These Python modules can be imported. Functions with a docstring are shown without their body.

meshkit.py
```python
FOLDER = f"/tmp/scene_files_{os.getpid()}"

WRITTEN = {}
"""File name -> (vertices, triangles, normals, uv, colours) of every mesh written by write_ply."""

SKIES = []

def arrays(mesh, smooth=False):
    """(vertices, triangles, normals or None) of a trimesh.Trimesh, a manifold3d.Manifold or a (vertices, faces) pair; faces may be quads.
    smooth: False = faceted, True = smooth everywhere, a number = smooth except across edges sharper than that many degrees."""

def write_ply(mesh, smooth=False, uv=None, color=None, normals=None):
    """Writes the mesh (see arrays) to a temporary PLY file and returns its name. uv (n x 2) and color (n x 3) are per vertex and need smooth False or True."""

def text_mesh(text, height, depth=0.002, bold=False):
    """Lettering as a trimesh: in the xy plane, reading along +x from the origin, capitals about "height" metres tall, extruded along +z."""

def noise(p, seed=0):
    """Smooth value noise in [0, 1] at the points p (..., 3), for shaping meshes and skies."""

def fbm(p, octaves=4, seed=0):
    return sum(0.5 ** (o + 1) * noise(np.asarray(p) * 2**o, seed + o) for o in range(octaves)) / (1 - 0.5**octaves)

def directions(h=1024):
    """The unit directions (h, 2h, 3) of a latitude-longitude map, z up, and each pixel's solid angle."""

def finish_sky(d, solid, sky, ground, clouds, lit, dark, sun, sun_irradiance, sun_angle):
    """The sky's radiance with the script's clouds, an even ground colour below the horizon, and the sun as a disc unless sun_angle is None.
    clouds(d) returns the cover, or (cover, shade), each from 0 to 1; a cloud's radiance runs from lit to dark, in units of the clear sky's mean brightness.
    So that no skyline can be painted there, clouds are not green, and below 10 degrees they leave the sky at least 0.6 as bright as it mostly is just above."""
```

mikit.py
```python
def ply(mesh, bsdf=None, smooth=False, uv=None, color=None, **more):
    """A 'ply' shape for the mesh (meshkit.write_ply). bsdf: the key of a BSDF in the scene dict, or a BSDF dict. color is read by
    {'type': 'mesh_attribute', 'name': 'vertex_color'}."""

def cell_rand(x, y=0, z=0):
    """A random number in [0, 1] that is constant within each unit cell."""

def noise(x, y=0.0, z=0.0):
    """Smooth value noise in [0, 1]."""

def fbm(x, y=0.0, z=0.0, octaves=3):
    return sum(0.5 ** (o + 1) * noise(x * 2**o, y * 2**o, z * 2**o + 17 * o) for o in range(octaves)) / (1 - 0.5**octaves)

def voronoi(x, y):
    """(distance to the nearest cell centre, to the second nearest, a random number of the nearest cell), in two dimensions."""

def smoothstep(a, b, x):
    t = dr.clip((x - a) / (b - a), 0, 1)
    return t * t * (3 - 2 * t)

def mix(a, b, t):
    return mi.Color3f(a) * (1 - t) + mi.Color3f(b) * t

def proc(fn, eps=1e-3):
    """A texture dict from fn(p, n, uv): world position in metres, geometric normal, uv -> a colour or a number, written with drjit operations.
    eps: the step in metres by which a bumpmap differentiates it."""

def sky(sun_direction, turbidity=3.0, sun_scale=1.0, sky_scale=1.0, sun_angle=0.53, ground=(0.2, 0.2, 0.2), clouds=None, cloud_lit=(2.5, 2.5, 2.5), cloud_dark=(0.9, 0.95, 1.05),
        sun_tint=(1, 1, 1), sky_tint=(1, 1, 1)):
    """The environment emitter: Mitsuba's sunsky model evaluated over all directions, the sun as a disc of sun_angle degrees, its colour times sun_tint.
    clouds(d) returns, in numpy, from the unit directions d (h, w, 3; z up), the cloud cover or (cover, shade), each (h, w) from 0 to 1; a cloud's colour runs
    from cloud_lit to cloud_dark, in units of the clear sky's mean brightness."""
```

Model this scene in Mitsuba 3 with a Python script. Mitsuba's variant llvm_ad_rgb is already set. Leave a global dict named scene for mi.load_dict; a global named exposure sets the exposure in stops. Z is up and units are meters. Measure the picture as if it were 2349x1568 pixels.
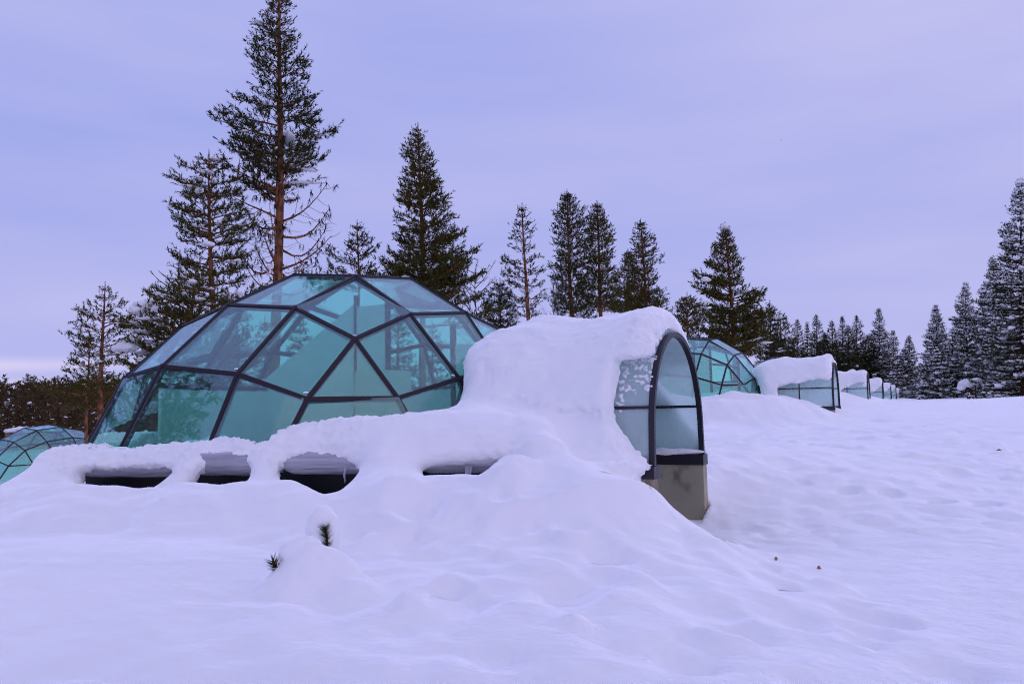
import math, random
import numpy as np, trimesh, manifold3d as m3
import mitsuba as mi, drjit as dr
import mikit, meshkit
from scipy.interpolate import RBFInterpolator
from scipy.spatial.transform import Rotation as Rot

scene, labels = {}, {}
# ------------------------------------------------------------------ camera, sky, exposure
FOC, PITCH, ROLL = 784.0, math.radians(4.95), math.radians(1.1)      # focal length in pixels of a 1024 px wide frame
cr, sr, cp, sp = math.cos(ROLL), math.sin(ROLL), math.cos(PITCH), math.sin(PITCH)
R0, U0, F0 = np.array([1, 0, 0.]), np.array([0, -sp, cp]), np.array([0, cp, sp])
RIGHT, UP = cr * R0 - sr * U0, sr * R0 + cr * U0
cam = np.eye(4); cam[:3, 0] = -RIGHT; cam[:3, 1] = UP; cam[:3, 2] = F0
scene['camera'] = {'type': 'perspective', 'fov': 2 * math.degrees(math.atan(512 / FOC)), 'fov_axis': 'x', 'near_clip': 0.05, 'far_clip': 3000.0,
                   'to_world': mi.ScalarTransform4f(cam.tolist())}
exposure = 2.55


def clouds(d):
    n1 = meshkit.fbm(d * np.array([2.2, 2.2, 7.0]) + 3.1, 4, 5)
    n2 = meshkit.fbm(d * np.array([5.0, 5.0, 26.0]) + 9.4, 3, 11)
    az = np.arctan2(d[..., 0], d[..., 1])
    el = np.degrees(np.arcsin(np.clip(d[..., 2], -1, 1)))
    left = 0.5 - 0.5 * np.sin(az * 0.9 + 0.25).clip(-1, 1)              # bluer, thicker cloud to the left, paler to the right
    shade = 0.19 + 0.54 * left * np.exp(-((el - 24) / 24) ** 2) + 0.7 * (n1 - 0.5) + 0.20 * (n2 - 0.5)
    shade += 0.14 * np.clip((el - 28) / 35, 0, 1) - 0.12 * np.exp(-np.clip(el, 0, 90) / 12)
    gap = np.exp(-((el - 3.45 + 0.2 * np.sin(az * 7)) / 0.45) ** 2) + 0.8 * np.exp(-((el - 2.15) / 0.4) ** 2)   # thin bright breaks low on the left
    shade = 0.44 + 0.56 * np.clip(shade, 0, 1) - 0.50 * gap * np.clip(-np.sin(az + 0.30) * 3.0, 0, 1)
    return np.ones(d.shape[:2]), np.clip(shade, 0, 1)


scene['sky'] = mikit.sky((0.38, -0.82, 0.40), turbidity=3.0, sun_scale=0.1, sun_angle=120, ground=(0.6, 0.6, 0.66), clouds=clouds,
                         cloud_lit=(1.53, 1.38, 1.83), cloud_dark=(0.49, 0.655, 1.60), sun_tint=(0.80, 0.82, 1.0))


def at(px, py, y):
    """The point at the distance y ahead that the photograph shows at (px, py) of 1024 x 683."""
    X2, Y2 = px - 512.0, 341.5 - py
    X, Y = cr * X2 + sr * Y2, -sr * X2 + cr * Y2
    v = np.array([X / FOC, cp - Y / FOC * sp, sp + Y / FOC * cp])
    return v * (y / v[1])


# ------------------------------------------------------------------ materials
def diff(c):
    return {'type': 'twosided', 'b': {'type': 'diffuse', 'reflectance': c if isinstance(c, dict) else {'type': 'rgb', 'value': list(c)}}}


def rgb(*c):
    return {'type': 'rgb', 'value': list(c)}


S = mikit.smoothstep


def snow_col(p, n, uv):
    g = mikit.fbm(p.x * 2.3, p.y * 2.3, p.z * 2.3, 3)
    c = mikit.mix((0.85, 0.845, 0.87), (0.915, 0.905, 0.905), g)
    d = mi.Float(0)
    for x, y, r in DIRT:                                               # brownish dirt where the zoomed photograph shows it
        q = dr.sqrt(dr.square((p.x - x) / 1.7) + dr.square(p.y - y))
        d = dr.maximum(d, S(1.0, 0.35, q / r + 1.1 * (mikit.fbm(p.x * 34, p.y * 34, p.z * 34, 3) - 0.5)))
    return mikit.mix(c, (0.56, 0.45, 0.30), d * 0.75)


def snow_bump(p, n, uv):
    return 0.022 * mikit.fbm(p.x * 9, p.y * 9, p.z * 9, 4) + 0.0045 * mikit.noise(p.x * 55, p.y * 55, p.z * 55)


DIRT = [tuple(at(645, 528, 6.1)[:2]) + (0.055,), tuple(at(722, 551, 6.0)[:2]) + (0.045,), tuple(at(732, 553, 6.0)[:2]) + (0.035,), tuple(at(606, 519, 6.1)[:2]) + (0.05,)]
scene['mat_snow'] = {'type': 'twosided', 'b': {'type': 'bumpmap', 'tex': mikit.proc(snow_bump, eps=4e-3), 'scale': 1.0,
                     'b': {'type': 'principled', 'base_color': mikit.proc(snow_col), 'roughness': 0.75, 'specular': 0.2}}}
scene['mat_snow_plain'] = diff((0.86, 0.865, 0.885))
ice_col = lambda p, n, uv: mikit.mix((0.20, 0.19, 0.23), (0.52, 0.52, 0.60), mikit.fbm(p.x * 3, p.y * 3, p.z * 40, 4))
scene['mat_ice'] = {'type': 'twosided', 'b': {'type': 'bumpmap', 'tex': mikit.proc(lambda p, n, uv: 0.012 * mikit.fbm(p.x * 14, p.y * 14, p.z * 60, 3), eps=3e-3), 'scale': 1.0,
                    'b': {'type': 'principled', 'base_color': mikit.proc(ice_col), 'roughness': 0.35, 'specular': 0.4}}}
scene['mat_icicle'] = {'type': 'dielectric', 'int_ior': 1.31}
scene['mat_frame'] = {'type': 'twosided', 'b': {'type': 'principled', 'base_color': rgb(0.020, 0.012, 0.020), 'roughness': 0.5, 'specular': 0.25}}
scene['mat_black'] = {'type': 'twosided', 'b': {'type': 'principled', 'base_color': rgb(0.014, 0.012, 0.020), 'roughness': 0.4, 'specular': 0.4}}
scene['mat_rim'] = diff((0.09, 0.10, 0.12))
scene['mat_glass'] = {'type': 'blendbsdf', 'weight': 0.05,             # tinted, coated panes under a breath of mist
                      'a': {'type': 'thindielectric', 'int_ior': 1.8, 'specular_transmittance': rgb(0.43, 0.94, 0.79), 'specular_reflectance': rgb(0.74, 0.96, 1.0)},
                      'b': {'type': 'principledthin', 'base_color': rgb(0.72, 0.84, 0.86), 'roughness': 0.6, 'diff_trans': 1.0, 'spec_trans': 0.0}}
frost = lambda p, n, uv: 0.30 + 0.16 * mikit.fbm(p.x * 5, p.y * 5, p.z * 5, 3)
scene['mat_frosted'] = {'type': 'blendbsdf', 'weight': mikit.proc(lambda p, n, uv: dr.clip(0.66 + 0.5 * (mikit.fbm(p.x * 1.6, p.y * 1.6, p.z * 2.2, 4) - 0.5) + 0.2 * (mikit.fbm(p.x * 14, p.y * 14, p.z * 5, 3) - 0.5), 0, 1)),
                        'a': {'type': 'thindielectric', 'int_ior': 1.5, 'specular_transmittance': rgb(0.60, 0.88, 0.86)},
                        'b': {'type': 'principledthin', 'base_color': rgb(0.72, 0.86, 0.86), 'roughness': 0.6, 'diff_trans': 1.15, 'spec_trans': 0.0}}
conc = lambda p, n, uv: mikit.mix(mikit.mix((0.29, 0.265, 0.19), (0.45, 0.41, 0.31), mikit.fbm(p.x * 3.1, p.y * 3.1, p.z * 2.2, 4)), (0.17, 0.15, 0.11), 0.9 * S(0.52, 0.68, mikit.fbm(p.x * 5, p.y * 5, p.z * 2.6, 5)))
scene['mat_concrete'] = {'type': 'twosided', 'b': {'type': 'bumpmap', 'tex': mikit.proc(lambda p, n, uv: 0.004 * mikit.fbm(p.x * 40, p.y * 40, p.z * 40, 3), eps=2e-3), 'scale': 1.0,
                         'b': {'type': 'principled', 'base_color': mikit.proc(conc), 'roughness': 0.85, 'specular': 0.2}}}
scene['mat_white_wall'] = diff((0.72, 0.76, 0.76))
scene['mat_cabinet'] = diff((0.66, 0.64, 0.58))
scene['mat_dark_wood'] = diff((0.035, 0.028, 0.03))
scene['mat_timber'] = diff(mikit.proc(lambda p, n, uv: mikit.mix((0.22, 0.13, 0.07), (0.36, 0.22, 0.12), mikit.fbm(p.x * 2, p.y * 2, p.z * 14, 3))))
bark = lambda lo, hi: mikit.proc(lambda p, n, uv: mikit.mix(lo, hi, S(0.3, 0.7, mikit.fbm(p.x * 16, p.y * 16, p.z * 5, 4))))
scene['mat_bark_orange'] = diff(bark((0.10, 0.048, 0.030), (0.34, 0.145, 0.075)))
scene['mat_bark_dark'] = diff(bark((0.030, 0.020, 0.016), (0.105, 0.048, 0.032)))
scene['mat_bark_grey'] = diff(bark((0.05, 0.045, 0.042), (0.16, 0.14, 0.13)))
scene['mat_birch_twig'] = diff((0.10, 0.085, 0.08))
needle = lambda lo, hi: mikit.proc(lambda p, n, uv: mikit.mix(lo, hi, mikit.fbm(p.x * 1.7, p.y * 1.7, p.z * 1.7, 3)))
scene['mat_needle_olive'] = diff(needle((0.032, 0.040, 0.012), (0.105, 0.095, 0.022)))
scene['mat_needle_dark'] = diff(needle((0.022, 0.032, 0.016), (0.060, 0.066, 0.022)))
scene['mat_lichen'] = diff((0.018, 0.015, 0.015))
scene['mat_forest'] = diff(needle((0.046, 0.036, 0.024), (0.140, 0.090, 0.042)))

# ------------------------------------------------------------------ helpers
count = {}


def numbered(name):
    count[name] = count.get(name, 0) + 1
    return name if count[name] == 1 else f'{name}_{count[name] - 1:03d}'


def tag(key, label=None, cat=None, group=None, kind=None):
    d = labels.setdefault(key, {})
    for k, v in (('label', label), ('category', cat), ('group', group), ('kind', kind)):
        if v: d[k] = v
    return key


def thing(name, label, cat, group=None):
    key = numbered(name)
    return tag(key, label, cat, group)


def put(mesh, mat, parent, name, smooth=False, normals=None, kind=None, label=None):
    key = numbered(parent + '__' + name) if parent else numbered(name)
    if normals is not None:
        scene[key] = {'type': 'ply', 'filename': meshkit.write_ply(mesh, False, normals=normals), 'face_normals': False, 'bsdf': {'type': 'ref', 'id': mat}}
    else:
        scene[key] = mikit.ply(mesh, mat, smooth=smooth)
    if kind or label: tag(key, label, kind=kind)
    return key


def move(d, v):
    return {**d, 'to_world': mi.ScalarTransform4f().translate([float(x) for x in v])}


def box_between(a, b, up, wid, dep, ext=0.0):
    """A bar from a to b, wid across and dep along the direction up."""
    a, b = np.asarray(a, float), np.asarray(b, float)
    t = b - a; L = np.linalg.norm(t); t /= L
    s = np.cross(t, up); s /= np.linalg.norm(s); u = np.cross(s, t)
    m = trimesh.creation.box((L + 2 * ext, wid, dep))
    M = np.eye(4); M[:3, 0] = t; M[:3, 1] = s; M[:3, 2] = u; M[:3, 3] = (a + b) / 2
    m.apply_transform(M)
    return m


def to_m3(m):
    return m3.Manifold(m3.Mesh(np.asarray(m.vertices, np.float32), np.asarray(m.faces, np.uint32)))


def union(meshes):
    return m3.Manifold.batch_boolean([to_m3(m) for m in meshes], m3.OpType.Add)


def cat_(parts):
    V, F, o = [], [], 0
    for v, f in parts:
        V.append(v); F.append(np.asarray(f) + o); o += len(v)
    return np.vstack(V), np.vstack(F)


def tube(points, radii, sides=5):
    p = np.asarray(points, float); n = len(p)
    t = np.gradient(p, axis=0); t /= np.linalg.norm(t, axis=1, keepdims=True) + 1e-12
    a = np.cross(t, np.where(np.abs(t[:, 2:]) < 0.9, [0, 0, 1.0], [1.0, 0, 0])); a /= np.linalg.norm(a, axis=1, keepdims=True) + 1e-12
    b, ang = np.cross(t, a), np.arange(sides) * 2 * np.pi / sides
    v = p[:, None] + np.broadcast_to(radii, (n,))[:, None, None] * (np.cos(ang)[None, :, None] * a[:, None] + np.sin(ang)[None, :, None] * b[:, None])
    i, j = np.meshgrid(np.arange(n - 1), np.arange(sides), indexing='ij')
    q = np.stack([i * sides + j, i * sides + (j + 1) % sides, (i + 1) * sides + (j + 1) % sides, (i + 1) * sides + j], -1).reshape(-1, 4)
    v = np.vstack([v.reshape(-1, 3), p[-1:] + t[-1:] * np.broadcast_to(radii, (n,))[-1]])
    k = (n - 1) * sides + np.arange(sides)
    cap = np.stack([k, (n - 1) * sides + (np.arange(sides) + 1) % sides, np.full(sides, len(v) - 1)], 1)
    return v, np.vstack([q[:, [0, 1, 2]], q[:, [0, 2, 3]], cap])


def maxr(xs):
    out = xs[0]
    for x in xs[1:]: out = np.maximum(out, x)
    return out


def smin(a, b, k):
    h = np.maximum(k - np.abs(a - b), 0) / k
    return np.minimum(a, b) - h * h * k / 4


def smax(a, b, k):
    return -smin(-a, -b, k)


def surface_nets(F, org, h):
    """The zero level of F (negative inside) as quads, split into triangles."""
    neg = F < 0
    c = [neg[i:F.shape[0] - 1 + i, j:F.shape[1] - 1 + j, k:F.shape[2] - 1 + k] for i in (0, 1) for j in (0, 1) for k in (0, 1)]
    anyn, alln = np.logical_or.reduce(c), np.logical_and.reduce(c)
    I = np.argwhere(anyn & ~alln)
    idx = np.full(anyn.shape, -1, np.int64); idx[tuple(I.T)] = np.arange(len(I))
    acc, cnt = np.zeros((len(I), 3)), np.zeros(len(I))
    for ax in range(3):
        o1, o2 = [a for a in range(3) if a != ax]
        for u in (0, 1):
            for w in (0, 1):
                A = I.copy(); A[:, o1] += u; A[:, o2] += w
                B = A.copy(); B[:, ax] += 1
                fa, fb = F[tuple(A.T)].astype(float), F[tuple(B.T)].astype(float)
                x = (fa < 0) != (fb < 0)
                t = np.where(x, fa / np.where(fa == fb, 1, fa - fb), 0)
                P = A.astype(float); P[:, ax] += t
                acc[x] += P[x]; cnt[x] += 1
    V = acc / cnt[:, None]
    quads = []
    for ax in range(3):
        o1, o2 = [(1, 2), (2, 0), (0, 1)][ax]
        sl0, sl1 = [slice(None)] * 3, [slice(None)] * 3
        sl0[ax], sl1[ax] = slice(0, -1), slice(1, None)
        a, b = neg[tuple(sl0)], neg[tuple(sl1)]
        E = np.argwhere(a != b)
        ok = (E[:, o1] > 0) & (E[:, o2] > 0) & (E[:, o1] < F.shape[o1] - 1) & (E[:, o2] < F.shape[o2] - 1)
        E = E[ok]; inside = a[tuple(E.T)]
        q = []
        for d1, d2 in ((1, 1), (0, 1), (0, 0), (1, 0)):
            C = E.copy(); C[:, o1] -= d1; C[:, o2] -= d2
            q.append(idx[tuple(C.T)])
        q = np.stack(q, 1); q = q[(q >= 0).all(1) if len(q) else slice(None)] if False else q
        quads.append(np.where(inside[:, None], q, q[:, ::-1]))
    Q = np.vstack(quads); Q = Q[(Q >= 0).all(1)]
    return V * h + np.asarray(org), np.vstack([Q[:, [0, 1, 2]], Q[:, [0, 2, 3]]])


def vnormals(v, f):
    n, fn = np.zeros_like(v), np.cross(v[f[:, 1]] - v[f[:, 0]], v[f[:, 2]] - v[f[:, 0]])
    for k in range(3): np.add.at(n, f[:, k], fn)
    return n / np.maximum(np.linalg.norm(n, axis=1, keepdims=True), 1e-12)


def submesh(v, f, n, mask):
    f = f[mask]; u, inv = np.unique(f, return_inverse=True)
    return (v[u], inv.reshape(-1, 3)), n[u]


# ------------------------------------------------------------------ the lie of the land (z = 0 is the eye)
AZ = math.radians(27.3)                                               # direction of the row of igloos
TU, CU = np.array([math.sin(AZ), math.cos(AZ)]), np.array([math.cos(AZ), -math.sin(AZ)])
STEP = np.array([7.85, 15.2])                                         # from one igloo to the next
ROWZ = [0, 0.46, 0.71, 0.72, 0.71, 0.77, 0.72]


def land(x, y):
    t, c = x * TU[0] + y * TU[1], x * CU[0] + y * CU[1]
    z = np.interp(t, [-40, 0, 7.8, 16, 25, 43, 60, 93, 130, 400], [-1.6, -1.25, -1.22, -0.74, -0.42, -0.02, 0.04, 0.20, 0.6, 2.5])
    z = z + np.interp(c, [-300, -230, -150, -100, -47, -20, -9, -5, 0, 4, 8, 40, 200], [4.6, 3.4, -4.0, -8.8, -3.3, -1.1, -0.35, 0, 0, 0.05, 0.25, 1.0, 3.0])
    for i in range(1, 7):                                             # banks thrown up beside each entrance and round each igloo
        ox, oy = STEP * i
        s, w = tunnel_sw(x - ox, y - oy)
        b = 0.55 * np.exp(-((w + 1.7) / 0.75) ** 2) * S_(-0.1, -1.6, s) + 0.6 * np.exp(-((w - 1.7) / 0.8) ** 2) * S_(0.0, -1.3, s)
        r = np.hypot(x - ox + 2.0, y - oy - 9.8)
        b = np.maximum(b, 0.75 * S_(5.2, 2.6, r))
        z = z + b * np.interp(i, [1, 6], [1, 0.7])
    return z


def S_(a, b, x):
    t = np.clip((x - a) / (b - a), 0, 1)
    return t * t * (3 - 2 * t)


AX = np.array([math.cos(AZ), -math.sin(AZ)])                          # out of the tunnel, towards the road
BX = TU                                                               # across the tunnel, along the row
ENT = np.array([1.69, 7.95])


def tunnel_sw(x, y):
    return (x - ENT[0]) * AX[0] + (y - ENT[1]) * AX[1], (x - ENT[0]) * BX[0] + (y - ENT[1]) * BX[1]


def tw(s, w, z):
    s, w, z = np.broadcast_arrays(np.asarray(s, float), w, z)
    return np.stack([ENT[0] + s * AX[0] + w * BX[0], ENT[1] + s * AX[1] + w * BX[1], z], -1)


ctrl = np.array([  # foreground: x, y, z
    (-4.5, 1.5, -0.98), (-3, 2.0, -0.97), (0, 1.5, -1.03), (0, 2.2, -1.02), (3, 2.0, -1.26), (6, 2, -1.28), (9, 3, -1.28), (-7, 3, -1.0),
    (-4, 3.5, -0.88), (-1.5, 3.3, -0.93), (0.3, 3.4, -1.0), (1.6, 3.4, -1.16), (2.8, 3.5, -1.26), (5, 3.5, -1.27),
    (-5.2, 5.0, -0.82), (-3.3, 5.0, -0.76), (-2.4, 5.0, -0.77), (-1.7, 4.9, -0.81), (-1.0, 4.7, -0.90), (-0.2, 4.6, -0.93), (0.6, 4.6, -0.97), (1.3, 4.6, -1.10), (2.2, 4.9, -1.24), (3.6, 5.2, -1.25), (5, 5.5, -1.25),
    (-4.2, 5.7, -0.83), (-3.3, 5.65, -0.80), (-2.4, 5.6, -0.80), (-1.5, 5.5, -0.83), (-0.6, 5.4, -0.82), (0.2, 5.5, -0.80),
    (-3.8, 6.35, -0.56), (-3.45, 6.42, -0.55), (-3.1, 6.5, -0.66), (-2.75, 6.4, -0.55), (-2.4, 6.4, -0.54), (-2.0, 6.35, -0.53), (-1.75, 6.3, -0.53), (-1.5, 6.4, -0.68), (-1.15, 6.2, -0.55), (-0.6, 6.15, -0.51), (-0.3, 6.1, -0.50), (0.0, 6.0, -0.45), (0.45, 6.05, -0.52), (0.8, 6.2, -0.62), (1.05, 6.35, -0.64),
    (-3.6, 7.0, -0.75), (-2.5, 7.0, -0.75), (-1.2, 7.0, -0.8), (0.0, 6.9, -0.6), (0.5, 6.9, -0.55),
    (1.22, 6.55, -0.78), (1.45, 6.4, -0.95), (1.62, 6.7, -1.08), (1.85, 6.3, -1.17), (2.2, 6.2, -1.22), (1.2, 5.6, -0.93), (1.7, 5.6, -1.10), (0.7, 5.4, -0.83),
    (1.8, 7.3, -1.26), (2.2, 7.8, -1.26), (1.7, 8.0, -1.25), (1.2, 8.3, -1.2), (2.7, 7.7, -1.25), (2.5, 8.5, -1.20), (3.4, 7.6, -1.23), (4.5, 7.8, -1.20), (6.5, 8, -1.14),
    (2.45, 9.0, -0.98), (2.3, 9.5, -0.72), (3.2, 9.3, -0.92), (2.9, 10.2, -0.74), (4.2, 9.8, -0.88), (5.5, 10, -0.95), (7.5, 11, -0.90), (4.0, 11.5, -0.66), (2.5, 11.5, -0.55),
    (-4.15, 6.75, -0.62), (-4.45, 7.4, -0.66), (-4.7, 6.4, -0.82), (-5.2, 7.0, -1.0), (-5.9, 8.0, -1.45), (-7.5, 9.5, -1.9), (-6.3, 6.3, -1.05), (-7.5, 6.2, -1.25), (-10, 8, -1.9), (-6.5, 11, -1.6), (-4.5, 12.5, -1.3), (-1, 13.0, -1.0), (1.5, 12.5, -0.7),
    (-2.0, 9.8, -0.9), (0, 9.5, -0.7), (-0.5, 8.4, -0.7), (0.4, 8.6, -0.8),
])
A_, R_ = np.meshgrid(np.radians(np.arange(0, 360, 24)), [17.0, 24.0])
anchor = np.stack([R_.ravel() * np.cos(A_.ravel()), 7 + R_.ravel() * np.sin(A_.ravel())], 1)
res_z = np.r_[ctrl[:, 2] - land(ctrl[:, 0], ctrl[:, 1]), np.zeros(len(anchor))]
rbf = RBFInterpolator(np.vstack([ctrl[:, :2], anchor]), res_z, kernel='thin_plate_spline', smoothing=0.002)
rngg = np.random.default_rng(4)
# dents, lumps and footprints: x, y, radius, depth
BUMPS = [(*at(415, 497, 5.75)[:2], 0.20, -0.10), (*at(395, 490, 5.95)[:2], 0.2, 0.07), (*at(345, 508, 5.4)[:2], 0.13, -0.06), (*at(545, 481, 6.0)[:2], 0.16, -0.08), (*at(515, 470, 6.05)[:2], 0.24, 0.09),
         (*at(448, 592, 4.2)[:2], 0.10, -0.09), (*at(470, 575, 4.35)[:2], 0.2, 0.05), (*at(330, 540, 4.62)[:2], 0.15, 0.05), (*at(318, 560, 4.3)[:2], 0.23, 0.13), (*at(292, 572, 4.1)[:2], 0.16, 0.10), (*at(345, 570, 4.15)[:2], 0.2, 0.08),
         (*at(574, 585, 4.3)[:2], 0.2, -0.06), (*at(690, 490, 10.0)[:2], 0.2, 0.0), (*at(260, 523, 5.3)[:2], 0.16, -0.05), (*at(300, 520, 5.35)[:2], 0.3, 0.05), (*at(180, 515, 5.7)[:2], 0.35, 0.06), (*at(60, 510, 5.8)[:2], 0.35, 0.07), (*at(110, 520, 5.6)[:2], 0.15, -0.05)]
for k in range(120):                                                  # trampled and shovelled snow
    x, y = rngg.uniform(-0.8, 2.2), rngg.uniform(3.2, 6.0)
    BUMPS.append((x, y, rngg.uniform(0.06, 0.2), rngg.uniform(-0.065, 0.05)))
for k in range(60):
    x, y = rngg.uniform(2.4, 8), rngg.uniform(8.4, 15)
    BUMPS.append((x, y, rngg.uniform(0.1, 0.3), rngg.uniform(-0.07, 0.05)))
for k in range(40):
    x, y = rngg.uniform(3.0, 15), rngg.uniform(14, 24)
    BUMPS.append((x, y, rngg.uniform(0.15, 0.5), rngg.uniform(-0.10, 0.07)))
for k in range(7):                                                    # a line of deep old footprints up the bank past the entrance
    BUMPS.append((3.0 + 0.42 * k, 9.6 - 0.22 * k + 0.1 * (k % 2), 0.13, -0.11))


def ground(x, y):
    shp = x.shape; x, y = x.ravel(), y.ravel()
    z = land(x, y)
    r = np.hypot(x, y - 7)
    near = r < 23.5
    P = np.stack([x[near], y[near]], 1)
    dz = np.concatenate([rbf(P[i:i + 60000]) for i in range(0, len(P), 60000)]) if len(P) else np.zeros(0)
    z[near] += dz * S_(23.5, 15, r[near])
    # relief: smooth near left and on the road, lumpy elsewhere
    t, c = x * TU[0] + y * TU[1], x * CU[0] + y * CU[1]
    q = np.stack([x, y, 0 * x], 1)
    n1 = meshkit.fbm(q * 0.9 + 5, 4, 1) - 0.5; n2 = meshkit.fbm(q * 3.2 + 1.7, 3, 2) - 0.5; n3 = meshkit.fbm(q * 9.0, 2, 3) - 0.5
    n4 = np.abs(meshkit.fbm(q * 1.9 + 8, 3, 4) - 0.5) * 2 - 0.22
    rough = np.clip(S_(-2.6, -0.6, x) + 1.0 * (y > 5.3) * S_(5.3, 5.9, y), 0.05, 1) * np.where(y < 30, 1, 0.8)
    road = S_(-1.5, 0.1, c) * S_(9.0, 7.5, np.where(c < 1.2, t, 0)) * S_(9.0, 3.0, c - 0.10 * (t - 20).clip(0, 60))
    rough = rough * (1 - 0.72 * road)
    z += rough * (0.105 * n1 + 0.065 * n2 + 0.016 * n3 + 0.085 * n4 * (r < 30)) + (1 - rough) * (0.03 * n1 + 0.006 * n2)
    z += road * (0.012 * n3 + 0.012 * (meshkit.noise(np.stack([c * 6, t * 0.5, 0 * c], 1), 8) - 0.5))
    for bx, by, br, bd in BUMPS:
        m = (np.abs(x - bx) < 2.2 * br) & (np.abs(y - by) < 2.2 * br)
        d2 = ((x[m] - bx) ** 2 + (y[m] - by) ** 2) / br ** 2
        z[m] += bd * np.exp(-d2 * d2 * 1.3)
    return z.reshape(shp)


def ground_at(x, y):
    return float(ground(np.array([float(x)]), np.array([float(y)]))[0])


# ------------------------------------------------------------------ snow round the nearest igloo, one implicit body
LIP0, LIPE = np.array([-3.85, 7.02]), np.array([0.9950, -0.0995])
LIPN = np.array([-0.0995, -0.9950])
shelf_pts = np.array([at(89, 432, 10.2), at(115, 437, 9.6), at(209, 430, 8.6), at(262, 425, 7.9), at(305, 412, 7.2), at(349, 412.5, 7.05), at(392, 405.6, 7.2), at(436, 402, 7.7), at(471, 402, 8.2),
                      (-4.1, 7.1, -0.27), (-3.3, 6.98, -0.27), (-2.5, 6.9, -0.25), (-1.6, 6.8, -0.23), (-0.8, 6.7, -0.21), (0.0, 6.65, -0.19), (-5.2, 9.5, -0.42), (-4.3, 8.2, -0.33), (-3.5, 7.6, -0.28), (-5.0, 11, -0.5), (-2, 10, -0.3), (0, 9.5, -0.1), (0.5, 7.2, -0.05)])
shelf_rbf = RBFInterpolator(shelf_pts[:, :2], shelf_pts[:, 2], kernel='thin_plate_spline', smoothing=0.003)


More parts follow.
